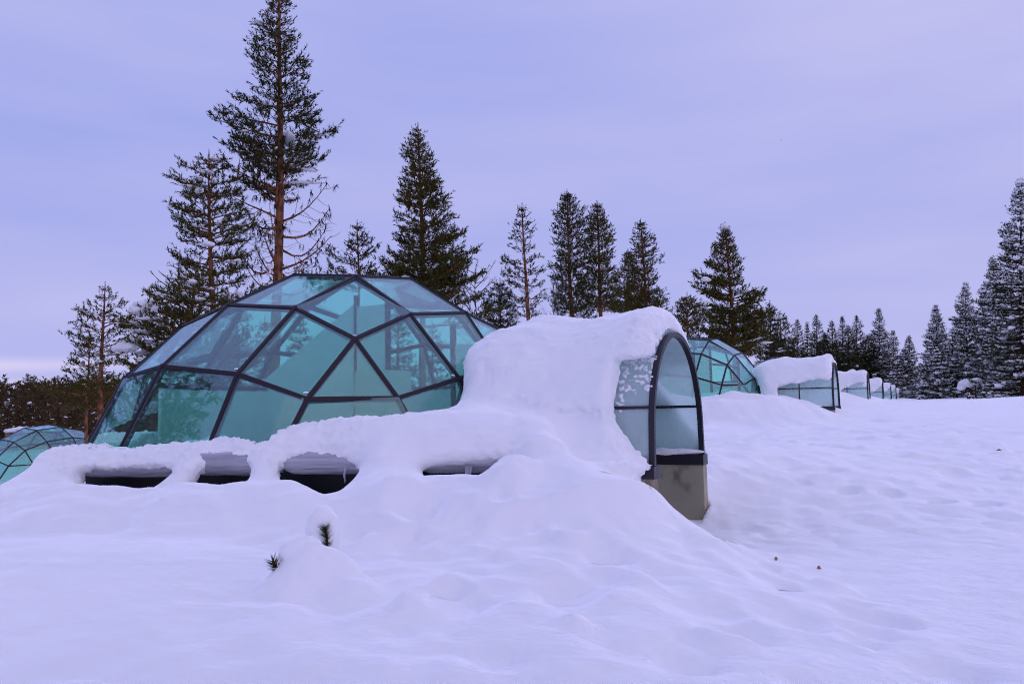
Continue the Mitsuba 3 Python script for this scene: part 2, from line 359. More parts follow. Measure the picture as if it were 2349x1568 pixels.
def cap_sdf(X, Y, Z, carve_s=-0.36, zlo=lambda s: -0.52 + 0.44 * np.clip(-s / 0.36, 0, 1.4) ** 1.3, zhi=0.45, wn=0.0, far=True, skirt=True):
    """Snow lying over an entrance tunnel, in the coordinates of the nearest one."""
    s, w = tunnel_sw(X, Y)
    top = np.interp(s, [-2.9, -2.45, -2.15, -1.8, -1.35, -1.05, -0.6, -0.2, 0.1], [0.45, 0.66, 0.84, 1.00, 1.07, 1.00, 1.02, 1.08, 0.98]) - 0.05
    zc = -0.45
    hw = 1.25 + (0.06 * np.sin(s * 2.1 + 1) + 0.34 * S_(0.25, -0.65, Z) * S_(-1.9, -1.2, s) * S_(0.15, -0.35, s)) * (w < 0)
    e = np.sqrt((w / hw) ** 2 + ((Z - zc) / (top - zc)) ** 2 + 1e-9)
    body = (e - 1) * np.minimum(hw, top - zc) * 0.95
    body = body + (0.085 * S_(0.05, -0.05, Z - 0.02 - 0.16 * (-s - 0.9) - 0.10 * wn) * S_(-1.75, -1.35, s) * (w < 0) if far else 0)   # the upper slab broke off along a ragged line
    body = np.where(Z < zc, np.abs(w) - hw + 0.25 * (zc - Z) * -1.0, body)
    front = s - 0.06 + 0.16 * S_(-0.48, -0.62, Z) + 0.115 * S_(-0.25, 0.1, Z) + wn * 0.05
    body = smax(body, front, 0.12)
    body = smax(body, (-2.55 - 0.62 * np.minimum(w, 0) - s) * 0.85 - 0.10 * wn, 0.16)
    body = smax(body, -1.5 - Z, 0.05)
    # the room inside
    tk = np.interp(s, [-2.4, -1.8], [0.66, 1.0])
    e2 = np.sqrt((w / (0.925 * tk)) ** 2 + ((Z + 0.25) / (1.02 * (0.2 + 0.8 * tk))) ** 2 + 1e-9)
    inner = np.where(Z > -0.25, (e2 - 1) * 0.9 * tk, np.abs(w) - 0.925 * tk)
    inner = np.maximum(inner, -2.4 - s)
    body = np.maximum(body, -inner)
    edge = s + 0.10 * wn
    carve = maxr([carve_s - edge, w + 0.5, zlo(s) - Z + 0.06 * wn, Z - zhi - 0.16 * wn])
    body = smax(body, -carve, 0.07)
    if far:
        cf = maxr([0.5 - w, (-0.47 - 1.5 * s) - Z + 0.08 * wn, Z - 0.42 - 0.2 * wn])
        body = smax(body, -cf, 0.06)
    return body


DC0 = np.array([-2.0157, 9.8379]); DU0 = np.array([math.sin(2.0473), math.cos(2.0473)]); DV0 = np.array([math.sin(2.0473 + math.pi / 2), math.cos(2.0473 + math.pi / 2)])


def near_snow():
    h = 0.03
    lo, hi = np.array([-5.7, 4.9, -1.62]), np.array([3.0, 11.2, 1.25])
    n = np.ceil((hi - lo) / h).astype(int) + 1
    xs, ys, zs = [lo[i] + h * np.arange(n[i]) for i in range(3)]
    x2, y2 = np.meshgrid(xs, ys, indexing='ij')
    H = ground(x2, y2)
    Hs = shelf_rbf(np.stack([x2.ravel(), y2.ravel()], 1)).reshape(x2.shape)
    q = np.stack([x2, y2, 0 * x2], -1)
    Hs = np.minimum(Hs, np.interp(x2, [-4, -2.4, -1.9, -1.4, -0.9, -0.3, 0.6], [-0.2, -0.12, -0.06, -0.055, -0.03, 0.03, 0.06]))
    Hs = Hs + 0.13 * (meshkit.fbm(q * 1.7, 3, 21) - 0.5) + 0.05 * (meshkit.fbm(q * 6, 2, 22) - 0.5)
    nw = (meshkit.fbm(q * 4.5 + 2, 3, 23) - 0.5)
    X, Y, Z = x2[..., None].astype(np.float32), y2[..., None].astype(np.float32), zs[None, None].astype(np.float32)
    lipd = (X - LIP0[0]) * LIPN[0] + (Y - LIP0[1]) * LIPN[1] + 0.13 * nw[..., None] + 0.05 * np.sin(X * 2.3)
    lipe = (X - LIP0[0]) * LIPE[0] + (Y - LIP0[1]) * LIPE[1]
    G = (Z - H[..., None]) * 0.85
    # hollow under the deck edge, behind the bank
    cav = maxr([0.0 - lipe, lipe - 4.15, lipd - 0.10, -lipd - 0.75, Z + 0.50, -1.4 - Z])
    cav = cav - 0.06
    G = smax(G, -cav, 0.10)
    left = -(X + 4.25) * 0.92 - (Y - 7.0) * 0.36
    SH = smax((Z - Hs[..., None]) * 0.93, lipd, 0.34)
    SH = smax(SH, left, 0.30)
    bottom = -0.465 - 0.04 * np.sin(X * 5) * 0.3 + 0.5 * np.clip(lipd + 0.10, 0, 1) - Z
    SH = smax(SH, bottom, 0.07)
    SH = np.maximum(SH, Y - 10.9)
    # snow bridges from the bank up to the shelf
    PL = np.full(np.broadcast_shapes(X.shape, Z.shape), 9.0, np.float32)
    for px, r, lean in ((-4.10, 0.20, 0.0), (-2.93, 0.09, -0.14), (-2.14, 0.10, 0.06), (-1.07, 0.21, 0.05), (0.30, 0.24, 0.1)):
        yl = LIP0[1] + (px - LIP0[0]) * LIPE[1] / LIPE[0]
        a, b = np.array([px + lean, yl - 0.25, -0.95]), np.array([px - lean * 0.6, yl + 0.04, -0.46])
        ab = b - a; t = np.clip(((X - a[0]) * ab[0] + (Y - a[1]) * ab[1] + (Z - a[2]) * ab[2]) / (ab @ ab), 0, 1)
        d = np.sqrt((X - a[0] - t * ab[0]) ** 2 + (Y - a[1] - t * ab[1]) ** 2 + (Z - a[2] - t * ab[2]) ** 2) - r * (1 + 2.2 * np.clip(1 - t, 0, 1) ** 1.3)
        PL = np.minimum(PL, d)
    q3n = np.stack(np.broadcast_arrays(X[::2, ::2], Y[::2, ::2], Z[:, :, ::2]), -1)
    n3 = meshkit.fbm(q3n * 3.4 + 4, 3, 31) - 0.5
    n3 = np.repeat(np.repeat(np.repeat(n3, 2, 0), 2, 1), 2, 2)[:n[0], :n[1], :n[2]]
    TN = cap_sdf(X, Y, Z, wn=n3 * 1.6) + 0.10 * n3 * S_(-0.2, -1.2, X - 2 * Z)
    pl = np.stack(np.broadcast_arrays(X[:, :, 0] - DC0[0], Y[:, :, 0] - DC0[1]), -1)
    du, dv = pl @ DU0, pl @ DV0
    qx, qy = np.abs(du) - 1.20, np.abs(dv) - 1.70
    dome_in = (np.hypot(np.maximum(qx, 0), np.maximum(qy, 0)) + np.minimum(np.maximum(qx, qy), 0) - 0.92)[..., None]
    dome_in = np.maximum(dome_in, (0.793 * np.abs(du) + 0.61 * np.abs(dv) - 2.47)[..., None])
    SH = np.maximum(SH, -dome_in)
    # the space that dome glass, tunnel and deck take up stays free of ground
    s2, w2 = tunnel_sw(X, Y)
    tk = np.interp(s2, [-2.4, -1.8], [0.66, 1.0])
    e2 = np.sqrt((w2 / (0.93 * tk)) ** 2 + ((Z + 0.25) / (1.03 * (0.2 + 0.8 * tk))) ** 2)
    room = maxr([np.where(Z > -0.25, (e2 - 1) * 0.93 * tk, np.where(Z > -0.5, np.abs(w2) - 0.93 * tk, np.abs(w2) - 0.99 * tk)), -2.45 - s2, s2 - 0.02, -Z - 1.24])
    G = np.maximum(G, -room)
    SH = smax(SH, lipe - 4.25, 0.25)
    SH = maxr([SH, -room, np.where(s2 > -2.45, w2, -9.0)])
    W = smin(smin(smin(G, SH, 0.10), PL, 0.16), TN, 0.26)
    W = np.maximum(W, -room * 1.0)
    deck = maxr([-lipe - 0.2, lipe - 4.3, lipd + 0.80, Z + 0.72])   # below the floor
    which = np.argmin(np.stack([np.minimum(G, PL + 0.12), SH, TN]).astype(np.float32), 0).astype(np.int8)
    v, f = surface_nets(W.astype(np.float32), lo, h)
    nrm = vnormals(v, f)
    fade = np.minimum.reduce([v[:, 0] - lo[0], hi[0] - v[:, 0], v[:, 1] - lo[1], hi[1] - v[:, 1]]).clip(0, 0.4) / 0.4
    gi = np.clip(((v - lo) / h).round().astype(int), 0, n - 1)
    kind = which[gi[:, 0], gi[:, 1], gi[:, 2]]
    amp = np.where(kind == 0, 0.004, np.where(kind == 1, 0.010, 0.014)) * fade
    disp = (meshkit.fbm(v * 7.0, 3, 41) - 0.5) * 2
    # crumbly snow at the broken edges: the mouth of the tunnel, the overhang at the right end
    s, w = tunnel_sw(v[:, 0], v[:, 1])
    crumble = maxr([S_(-0.55, -0.1, s) * (w < 0) * (v[:, 2] < 0.9), 0.9 * np.exp(-((v[:, 0] + 0.15) / 0.3) ** 2 - ((v[:, 2] + 0.35) / 0.14) ** 2), S_(-2.0, -2.4, s), 1.1 * np.exp(-((v[:, 2] - 0.03 - 0.16 * (-s - 0.9)) / 0.10) ** 2) * S_(-1.6, -1.2, s) * (w < 0)]) * (kind > 0)
    disp2 = np.abs(meshkit.fbm(v * 15.0, 3, 43) - 0.5) * 4 - 0.5
    v = v + nrm * (amp * disp + 0.028 * crumble * disp2 * fade)[:, None]
    v[:, 2] -= 0.006 * (1 - np.clip(np.minimum.reduce([v[:, 0] - lo[0], hi[0] - v[:, 0], v[:, 1] - lo[1], hi[1] - v[:, 1]]) / 0.16, 0, 1))
    nrm = vnormals(v, f)
    fk = np.array([np.bincount(k, minlength=3).argmax() for k in kind[f]]) if False else np.median(kind[f], axis=1).astype(int)
    return (v, f, nrm, fk), lo, hi


(NV, NF, NN, NK), BLO, BHI = near_snow()
# keep only what can be seen of it: nothing below the deep floor of the box
fz = NV[NF][:, :, 2].max(1)
keep = (fz > -1.58)
m, nn = submesh(NV, NF, NN, keep & (NK == 0)); put(m, 'mat_snow', '', 'snow_bank', normals=nn); tag('snow_bank', 'shovelled snow bank with bridges rising to the overhanging shelf', kind='structure')
m, nn = submesh(NV, NF, NN, keep & (NK == 1)); put(m, 'mat_snow', '', 'snow_shelf', normals=nn)
tag('snow_shelf', 'thick rounded shelf of snow along the front of the nearest glass igloo', 'snow drift')
m, nn = submesh(NV, NF, NN, keep & (NK == 2)); put(m, 'mat_snow', '', 'snow_mound', normals=nn); count['snow_mound'] = 1
tag('snow_mound', 'deep snow heaped over the nearest entrance tunnel, torn open at its glass mouth', 'snow mound')


def axis(fine_lo, fine_hi, step, lo, hi, grow):
    a = list(np.arange(fine_lo, fine_hi + 1e-9, step)); s = step
    while a[-1] < hi: s *= grow; a.append(a[-1] + s)
    s = step; b = []
    x = fine_lo
    while x > lo: s *= grow; x -= s; b.append(x)
    return np.array(b[::-1] + a)


gx, gy = axis(-6.0, 9.0, 0.045, -700, 700, 1.055), axis(1.2, 15.0, 0.045, -60, 900, 1.03)
x2, y2 = np.meshgrid(gx, gy, indexing='ij')
GZ = ground(x2, y2)
ins = np.minimum.reduce([x2 - BLO[0], BHI[0] - x2, y2 - BLO[1], BHI[1] - y2])
hole = ins > 0.26
GZ = GZ - 0.006 * np.clip((ins - 0.02) / 0.16, 0, 1) - 0.4 * np.clip(ins - 0.2, 0, 1)
idx = np.arange(x2.size).reshape(x2.shape)
q = np.stack([idx[:-1, :-1], idx[1:, :-1], idx[1:, 1:], idx[:-1, 1:]], -1)
hq = hole[:-1, :-1] & hole[1:, :-1] & hole[1:, 1:] & hole[:-1, 1:]
q = q[~hq]
gv = np.stack([x2.ravel(), y2.ravel(), GZ.ravel()], 1)
gf = np.vstack([q[:, [0, 1, 2]], q[:, [0, 2, 3]]])
put((gv, gf), 'mat_snow', '', 'snow_ground', smooth=True)
tag('snow_ground', 'deep snow over the ground, the trodden path and the road', kind='structure')

# ------------------------------------------------------------------ glass igloos
DC, DAZ, DT = np.array([-2.0157, 9.8379, -0.0807]), 2.0473, Rot.from_rotvec([0.1511, 0.0473, 0]).as_matrix()
DU, DV = np.array([math.sin(DAZ), math.cos(DAZ), 0]), np.array([math.sin(DAZ + math.pi / 2), math.cos(DAZ + math.pi / 2), 0])


def dl(u, v, z):
    return DC + DT @ (u * DU + v * DV + np.array([0, 0, z]))


def dome_topology():
    """Vertices and faces of the faceted glass dome: a 3 x 3 roof, three panes along each side, a triangle at each corner, a skirt of sixteen."""
    lv = {}
    for su in (1, -1):
        for sv in (1, -1):
            lv['B', su, sv] = (0.464 * su, 0.549 * sv, 1.775); lv['K', su, sv] = (1.243 * su, 1.522 * sv, 1.135)
            lv['D', su, sv] = (0.482 * su, 1.545 * sv, 1.414); lv['G', su, sv] = (1.257 * su, 0.599 * sv, 1.369)
            lv['J', su, sv] = (0.522 * su, 2.353 * sv, 0.797); lv['Q', su, sv] = (1.856 * su, 0.52 * sv, 0.702)
            lv['N', su, sv] = (1.271 * su, 2.231 * sv, 0.611); lv['O', su, sv] = (1.735 * su, 1.464 * sv, 0.579)
            lv['j', su, sv] = (0.56 * su, 2.80 * sv, 0.02); lv['q', su, sv] = (2.30 * su, 0.56 * sv, 0.02)
            lv['n', su, sv] = (1.24 * su, 2.66 * sv, 0.0); lv['o', su, sv] = (2.16 * su, 1.46 * sv, 0.0)
    P = {k: dl(*v) for k, v in lv.items()}
    F = [[('B', 1, 1), ('B', 1, -1), ('B', -1, -1), ('B', -1, 1)]]
    for s in (1, -1):
        F += [[('B', -1, s), ('B', 1, s), ('D', 1, s), ('D', -1, s)], [('B', s, -1), ('B', s, 1), ('G', s, 1), ('G', s, -1)],
              [('D', -1, s), ('D', 1, s), ('J', 1, s), ('J', -1, s)], [('G', s, -1), ('G', s, 1), ('Q', s, 1), ('Q', s, -1)],
              [('J', -1, s), ('J', 1, s), ('j', 1, s), ('j', -1, s)], [('Q', s, -1), ('Q', s, 1), ('q', s, 1), ('q', s, -1)]]
        for t in (1, -1):
            a = lambda n: (n, s, t)
            F += [[a('K'), a('D'), a('B'), a('G')], [a('K'), a('N'), a('J'), a('D')], [a('K'), a('G'), a('Q'), a('O')], [a('K'), a('O'), a('N')],
                  [a('N'), a('n'), a('j'), a('J')], [a('O'), a('Q'), a('q'), a('o')], [a('N'), a('O'), a('o'), a('n')]]
    return P, F


DP, DF = dome_topology()
DCEN = DC + np.array([0, 0, -0.6])


def dome_parts():
    edges = {}
    for f in DF:
        for a, b in zip(f, f[1:] + f[:1]): edges[tuple(sorted((a, b)))] = 1
    bars, rims = [], []
    for a, b in edges:
        if a[0] in 'jqno' and b[0] in 'jqno': continue
        if a[0] in 'Qq' and b[0] in 'q' and a[1] == 1 and b[1] == 1: pass
        A, B = DP[a], DP[b]; up = (A + B) / 2 - DCEN
        un = up / np.linalg.norm(up); bars.append(box_between(A - un * 0.014, B - un * 0.014, up, 0.038, 0.062, 0.0))
        rims.append(box_between(A - un * 0.006, B - un * 0.006, up, 0.052, 0.018, 0.0))
    for k, p in DP.items():
        if k[0] in 'jqno': continue
        n = p - DCEN; n /= np.linalg.norm(n)
        c = trimesh.creation.cylinder(0.028, 0.066, sections=8); M = np.eye(4)
        x = np.cross(n, [0.3, 0.1, 0.9]); x /= np.linalg.norm(x); M[:3, 0], M[:3, 1], M[:3, 2], M[:3, 3] = x, np.cross(n, x), n, p - n * 0.013
        c.apply_transform(M); bars.append(c)
    panes = []
    for f in DF:
        p = np.array([DP[k] for k in f]); c = p.mean(0)
        n = np.linalg.svd(p - c)[2][2]; n = n if n @ (c - DCEN) > 0 else -n
        if all(k[0] in 'Qq' and k[1] == 1 for k in f): continue          # the doorway into the tunnel
        p = p - np.outer((p - c) @ n, n) + n * 0.004
        if np.cross(p[1] - p[0], p[2] - p[0]) @ n < 0: p = p[::-1]
        tri = [(0, i, i + 1) for i in range(1, len(p) - 1)]
        panes.append(((p, np.array(tri)), 'mat_glass'))
    return union(bars), union(rims), panes


FRAME, RIM, PANES = dome_parts()


STICK = [((('K', 1, 1), ('D', 1, 1), ('B', 1, 1), ('G', 1, 1)), 0), ((('K', 1, 1), ('N', 1, 1), ('J', 1, 1), ('D', 1, 1)), 1), ((('K', 1, 1), ('G', 1, 1), ('Q', 1, 1), ('O', 1, 1)), 2), ((('D', -1, 1), ('D', 1, 1), ('J', 1, 1), ('J', -1, 1)), 2)]


def sticker(f, k):
    p = np.array([DP[q] for q in f]); c = p.mean(0); n = np.linalg.svd(p - c)[2][2]; n = n if n @ (c - DCEN) > 0 else -n
    o = p[k] + (c - p[k]) / np.linalg.norm(c - p[k]) * 0.085; o = o - ((o - c) @ n) * n + n * 0.012
    t = np.cross(n, [0, 0, 1.0]); t /= np.linalg.norm(t)
    return box_between(o - t * 0.022, o + t * 0.022, n, 0.018, 0.002)


def box_world(s0, s1, w0, w1, z0, z1):
    m = trimesh.creation.box((s1 - s0, w1 - w0, z1 - z0)); M = np.eye(4)
    M[:2, 0], M[:2, 1] = AX, BX
    M[:3, 3] = tw((s0 + s1) / 2, (w0 + w1) / 2, (z0 + z1) / 2)
    m.apply_transform(M)
    return m


# tunnel profile: w(u), z(u), u from the near sill over the top to the far sill
def arch(off=0.0, n=40, z0=-0.53):
    hw, hh, zc = 0.90 + off, 0.99 + off, -0.25
    th = np.linspace(math.pi, 0, n)
    w, z = hw * np.cos(th), zc + hh * np.sin(th)
    return np.r_[[-hw - 0.02], w, [hw + 0.02]], np.r_[[z0], z, [z0]]


def ring(s0, s1, off_in, off_out, n=40):
    wi, zi = arch(off_in, n); wo, zo = arch(off_out, n); k = len(wi)
    v = np.vstack([tw(s1, wi, zi), tw(s1, wo, zo), tw(s0, wi, zi), tw(s0, wo, zo)])
    F = []
    for i in range(k - 1):
        for a, b in ((0, 1), (1, 3), (3, 2), (2, 0)):
            F += [[a * k + i, b * k + i, b * k + i + 1], [a * k + i, b * k + i + 1, a * k + i + 1]]
    for i in (0, k - 1): F += [[0 * k + i, 2 * k + i, 3 * k + i], [0 * k + i, 3 * k + i, k + i]]
    m = trimesh.Trimesh(v, F, process=False); trimesh.repair.fix_normals(m)
    return m


def vault(s0, s1, a, b):
    """A curved pane between the profile stations a and b (in z on the near side when negative)."""
    w, z = arch(0.0, 60)
    i0, i1 = a, b
    W, Zz = w[i0:i1 + 1], z[i0:i1 + 1]; k = len(W)
    v = np.vstack([tw(s0, W, Zz), tw(s1, W, Zz)])
    F = []
    for i in range(k - 1): F += [[i, i + 1, k + i + 1], [i, k + i + 1, k + i]]
    return v, np.array(F)


def flare():
    '''The dark metal throat between the tunnel and the narrower doorway of the dome.'''
    V, n = [], 40
    for off in (-0.012, 0.018):
        for s, k, dz in ((-1.76, 1.0, 0.0), (-1.80, 1.0, 0.0), (-2.36, 0.62, -0.03)):
            w, z = arch(off, n); V.append(tw(s, w * k, -0.53 + (z + 0.53) * (0.8 if k < 1 else 1) + dz))
    k = len(V[0]); v = np.vstack(V); F = []
    for i in range(k - 1):
        for a, b in ((0, 1), (1, 2), (2, 5), (5, 4), (4, 3), (3, 0)):
            F += [[a * k + i, b * k + i, b * k + i + 1], [a * k + i, b * k + i + 1, a * k + i + 1]]
    m = trimesh.Trimesh(v, F, process=False); trimesh.repair.fix_normals(m)
    return m


def tunnel_parts():
    w, z = arch(0.0, 60); mid = int(np.argmax(z > -0.005)); n = len(w) - 1
    P = {'door_arch': [(ring(-0.055, 0.0, -0.032, 0.014), 'mat_black')], 'rib': [(ring(-0.95, -0.92, -0.02, 0.012), 'mat_black')], 'collar': [(flare(), 'mat_frame')],
         'mid_rail': [(box_world(-1.78, -0.056, sgn * w[-mid - 1] * 1.0 - 0.02, sgn * w[-mid - 1] + 0.02, -0.014, 0.014), 'mat_black') for sgn in (-1, 1)],
         'sill': [(box_world(-1.85, 0.012, *sorted((sgn * 0.80, sgn * 1.0)), -0.64, -0.53), 'mat_black') for sgn in (-1, 1)],
         'side_wall': [(box_world(-1.85, 0.0, *sorted((sgn * 0.825, sgn * 0.985)), -1.6, -0.64), 'mat_concrete') for sgn in (-1, 1)], 'pane': []}
    for s0, s1 in ((-0.92, -0.03), (-1.78, -0.95)):
        for a, b in ((0, mid), (mid, n - mid), (n - mid, n)): P['pane'].append((vault(s0, s1, a, b), 'mat_frosted'))
    return P


TP = tunnel_parts()
IGLOO = ['nearest glass igloo, faceted teal dome behind a snow shelf, concrete-footed arched entrance', 'second glass igloo along the row, its dome showing behind the nearest arched entrance',
         'third glass igloo along the row, its dome top peeping over the second snow mound', 'fourth glass igloo of the row, arch standing bare at the end of its snow hump', 'fifth glass igloo of the row, small dark arch over a black sill',
         'sixth glass igloo of the row, tiny arch under a square snow mound', 'seventh glass igloo, last in the straight row']
base_keys = []
for i in range(7):
    key = thing('glass_igloo', IGLOO[i], 'glass igloo', 'glass igloos in a row beside the road')
    off = np.array([*(STEP * i), ROWZ[i]])
    if i == 0:
        put(FRAME, 'mat_frame', key, 'dome_frame'); put(RIM, 'mat_rim', key, 'glazing_rim')
        for p, mt in PANES: put(p, mt, key, 'pane')
        for nm, rows in TP.items():
            for mesh, mat in rows: put(mesh, mat, key, 'tunnel_pane' if nm == 'pane' else nm, smooth=30 if nm in ('pane',) else False)
        base_keys = [k for k in scene if k.startswith(key + '__')]
    else:
        for k in base_keys: scene[key + k[len('glass_igloo'):]] = move(scene[k], off)


# what stands inside and under the nearest igloos
def inside(i):
    key = 'glass_igloo' if i == 0 else f'glass_igloo_{i:03d}'
    off = np.array([*(STEP * i), ROWZ[i]])
    C, Pw = np.array([-1.99, 10.0]), np.array([-3.38, 10.62])
    zt, z1, zb = 1.42, 0.46, -0.85
    d = (Pw - C) / np.linalg.norm(Pw - C); nrm = np.array([d[1], -d[0]]); nrm *= -np.sign(nrm[1])
    poly = [(0, zb), (0, zt), (np.linalg.norm(Pw - C), z1), (np.linalg.norm(Pw - C) + 0.42, -0.12), (np.linalg.norm(Pw - C) + 0.5, zb)]
    import shapely
    ex = trimesh.creation.extrude_polygon(shapely.Polygon(poly), 0.05, engine='earcut')
    M = np.eye(4); M[:3, 0] = [*d, 0]; M[:3, 1] = [0, 0, 1]; M[:3, 2] = [d[1], -d[0], 0]; M[:3, 3] = [*C, 0]
    ex.apply_transform(M)
    E = np.array([-1.55, 9.75])
    rows = [('partition', ex, 'mat_white_wall')]
    wall2 = box_between([*C, 0.25], [*E, 0.25], [0, 0, 1], 0.05, 2.2); rows.append(('partition', wall2, 'mat_white_wall'))
    for P_, t in ((C, 1.5), (E, 1.42), (np.array([-0.72, 9.55]), 1.05)):
        rows.append(('post', box_between([*P_, -0.85], [*P_, t], [1, 0.2, 0], 0.07, 0.07), 'mat_frame'))
    rows.append(('partition', box_between([-0.68, 9.53, 0.0], [-0.34, 9.36, 0.0], [0, 0, 1], 0.05, 1.6), 'mat_white_wall'))
    cab = trimesh.creation.box((0.52, 0.4, 1.0)); cab.apply_transform(trimesh.transformations.rotation_matrix(-0.47, [0, 0, 1])); cab.apply_translation([-1.52, 9.2, -0.02]); rows.append(('cabinet', cab, 'mat_cabinet'))
    # low lining behind the skirt panes, away from the camera
    ring_ = [('Q', 1, -1), ('O', 1, -1), ('N', 1, -1), ('J', 1, -1), ('J', -1, -1), ('N', -1, -1), ('O', -1, -1), ('Q', -1, -1), ('Q', -1, 1), ('O', -1, 1), ('N', -1, 1)]
    pts = np.array([DP[k] for k in ring_]); pts = pts + (DC - pts) * 0.14
    lin = [box_between([*a[:2], -0.22], [*b[:2], -0.22], [0, 0, 1], 0.03, 1.06, 0.015) for a, b in zip(pts[:-1], pts[1:])]
    rl = [box_between([*a[:2], 0.345], [*b[:2], 0.345], [0, 0, 1], 0.05, 0.05, 0.02) for a, b in zip(pts[:-1], pts[1:])]
    rows += [('lining', union(lin), 'mat_white_wall'), ('lining_rail', union(rl), 'mat_frame')]
    fl = np.array([DP[k] for k in (('j', 1, 1), ('n', 1, 1), ('o', 1, 1), ('q', 1, 1), ('q', 1, -1), ('o', 1, -1), ('n', 1, -1), ('j', 1, -1), ('j', -1, -1), ('n', -1, -1), ('o', -1, -1), ('q', -1, -1), ('q', -1, 1), ('o', -1, 1), ('n', -1, 1), ('j', -1, 1))])
    floor = trimesh.creation.extrude_polygon(shapely.Polygon(fl[:, :2]).buffer(0.02), 0.08, engine='earcut'); floor.apply_translation([0, 0, -0.88]); rows.append(('floor', floor, 'mat_dark_wood'))
    for nm, mesh, mat in rows:
        if i and nm == 'cabinet': continue
        k = put(mesh, mat, key, nm)
        scene[k] = move(scene[k], off)


for f, k in STICK: put(sticker(f, k), 'mat_snow_plain', 'glass_igloo', 'sticker')
inside(0); inside(1)
# the dark boarded face of the deck behind the hollow
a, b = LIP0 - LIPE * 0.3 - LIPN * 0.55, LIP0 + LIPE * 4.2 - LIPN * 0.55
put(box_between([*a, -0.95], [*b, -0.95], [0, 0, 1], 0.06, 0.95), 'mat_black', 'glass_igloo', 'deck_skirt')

# ice crust of the overhang, seen in the gaps, and its icicles
def ice_roll(x0, x1, zc, r, seed):
    n = 40; xs = np.linspace(x0, x1, n); th = np.linspace(0, 2 * np.pi, 18, endpoint=False)
    V = []
    for x in xs:
        y = LIP0[1] + (x - LIP0[0]) * LIPE[1] / LIPE[0]
        e = min(1.0, 4 * min((x - x0) / (x1 - x0) + 0.06, (x1 - x) / (x1 - x0) + 0.06))
        V.append(np.stack([0 * th + x, y + 0.15 + 1.1 * r * e * np.cos(th), zc + r * e * np.sin(th)], 1))
    V = np.array(V); q = V.reshape(-1, 3); nz = meshkit.fbm(q * np.array([3, 9, 14]) + seed, 3, seed) - 0.5
    V = V + (nz * 0.05).reshape(n, 18, 1) * np.stack([0 * th, np.cos(th), np.sin(th)], 1)
    v = np.vstack([V.reshape(-1, 3), V[0].mean(0), V[-1].mean(0)]); F = []
    for i in range(n - 1):
        for j in range(18):
            k = (j + 1) % 18; F += [[i * 18 + j, (i + 1) * 18 + j, (i + 1) * 18 + k], [i * 18 + j, (i + 1) * 18 + k, i * 18 + k]]
    for j in range(18): F += [[len(v) - 2, j, (j + 1) % 18], [len(v) - 1, (n - 1) * 18 + (j + 1) % 18, (n - 1) * 18 + j]]
    return v, np.array(F)


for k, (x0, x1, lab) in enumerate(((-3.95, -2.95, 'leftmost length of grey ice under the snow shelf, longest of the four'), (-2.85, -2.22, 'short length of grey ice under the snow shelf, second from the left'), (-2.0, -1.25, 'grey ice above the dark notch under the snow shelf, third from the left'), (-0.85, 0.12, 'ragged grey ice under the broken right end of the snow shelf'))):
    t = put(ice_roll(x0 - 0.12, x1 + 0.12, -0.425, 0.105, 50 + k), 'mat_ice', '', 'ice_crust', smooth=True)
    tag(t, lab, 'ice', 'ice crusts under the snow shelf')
rni = np.random.default_rng(9)
for x, L, wd, lab in ((-1.45, 0.13, 0.012, 'thin icicle hanging in the third gap under the snow shelf'), (-0.40, 0.17, 0.022, 'clear icicle hanging from the ragged right end of the snow shelf'), (-0.37, 0.11, 0.014, 'smaller icicle right beside the clear one at the ragged right end')):
    y = LIP0[1] + (x - LIP0[0]) * LIPE[1] / LIPE[0] - 0.02
    zz = np.linspace(0, 1, 9)
    t = put(tube(np.stack([x + 0.004 * np.sin(zz * 9), y + 0 * zz, -0.46 - L * zz], 1), wd * (1 - zz) ** 0.7 + 0.002, 7), 'mat_ice', '', 'icicle', smooth=True)
    tag(t, lab, 'icicle', 'icicles under the snow shelf')

# snow on the farther tunnels
CAPL = ['rounded snow mound over the second entrance tunnel, ragged fringe above its frosted glass', 'smooth snow mound over the third entrance tunnel, joined to the drift behind it', 'tall domed snow mound behind the third arch, on the fourth entrance tunnel',
        'square-cut snow mound on the fifth entrance tunnel', 'small square-cut snow mound on the sixth entrance tunnel', 'smallest snow mound of the row, on the seventh entrance tunnel']


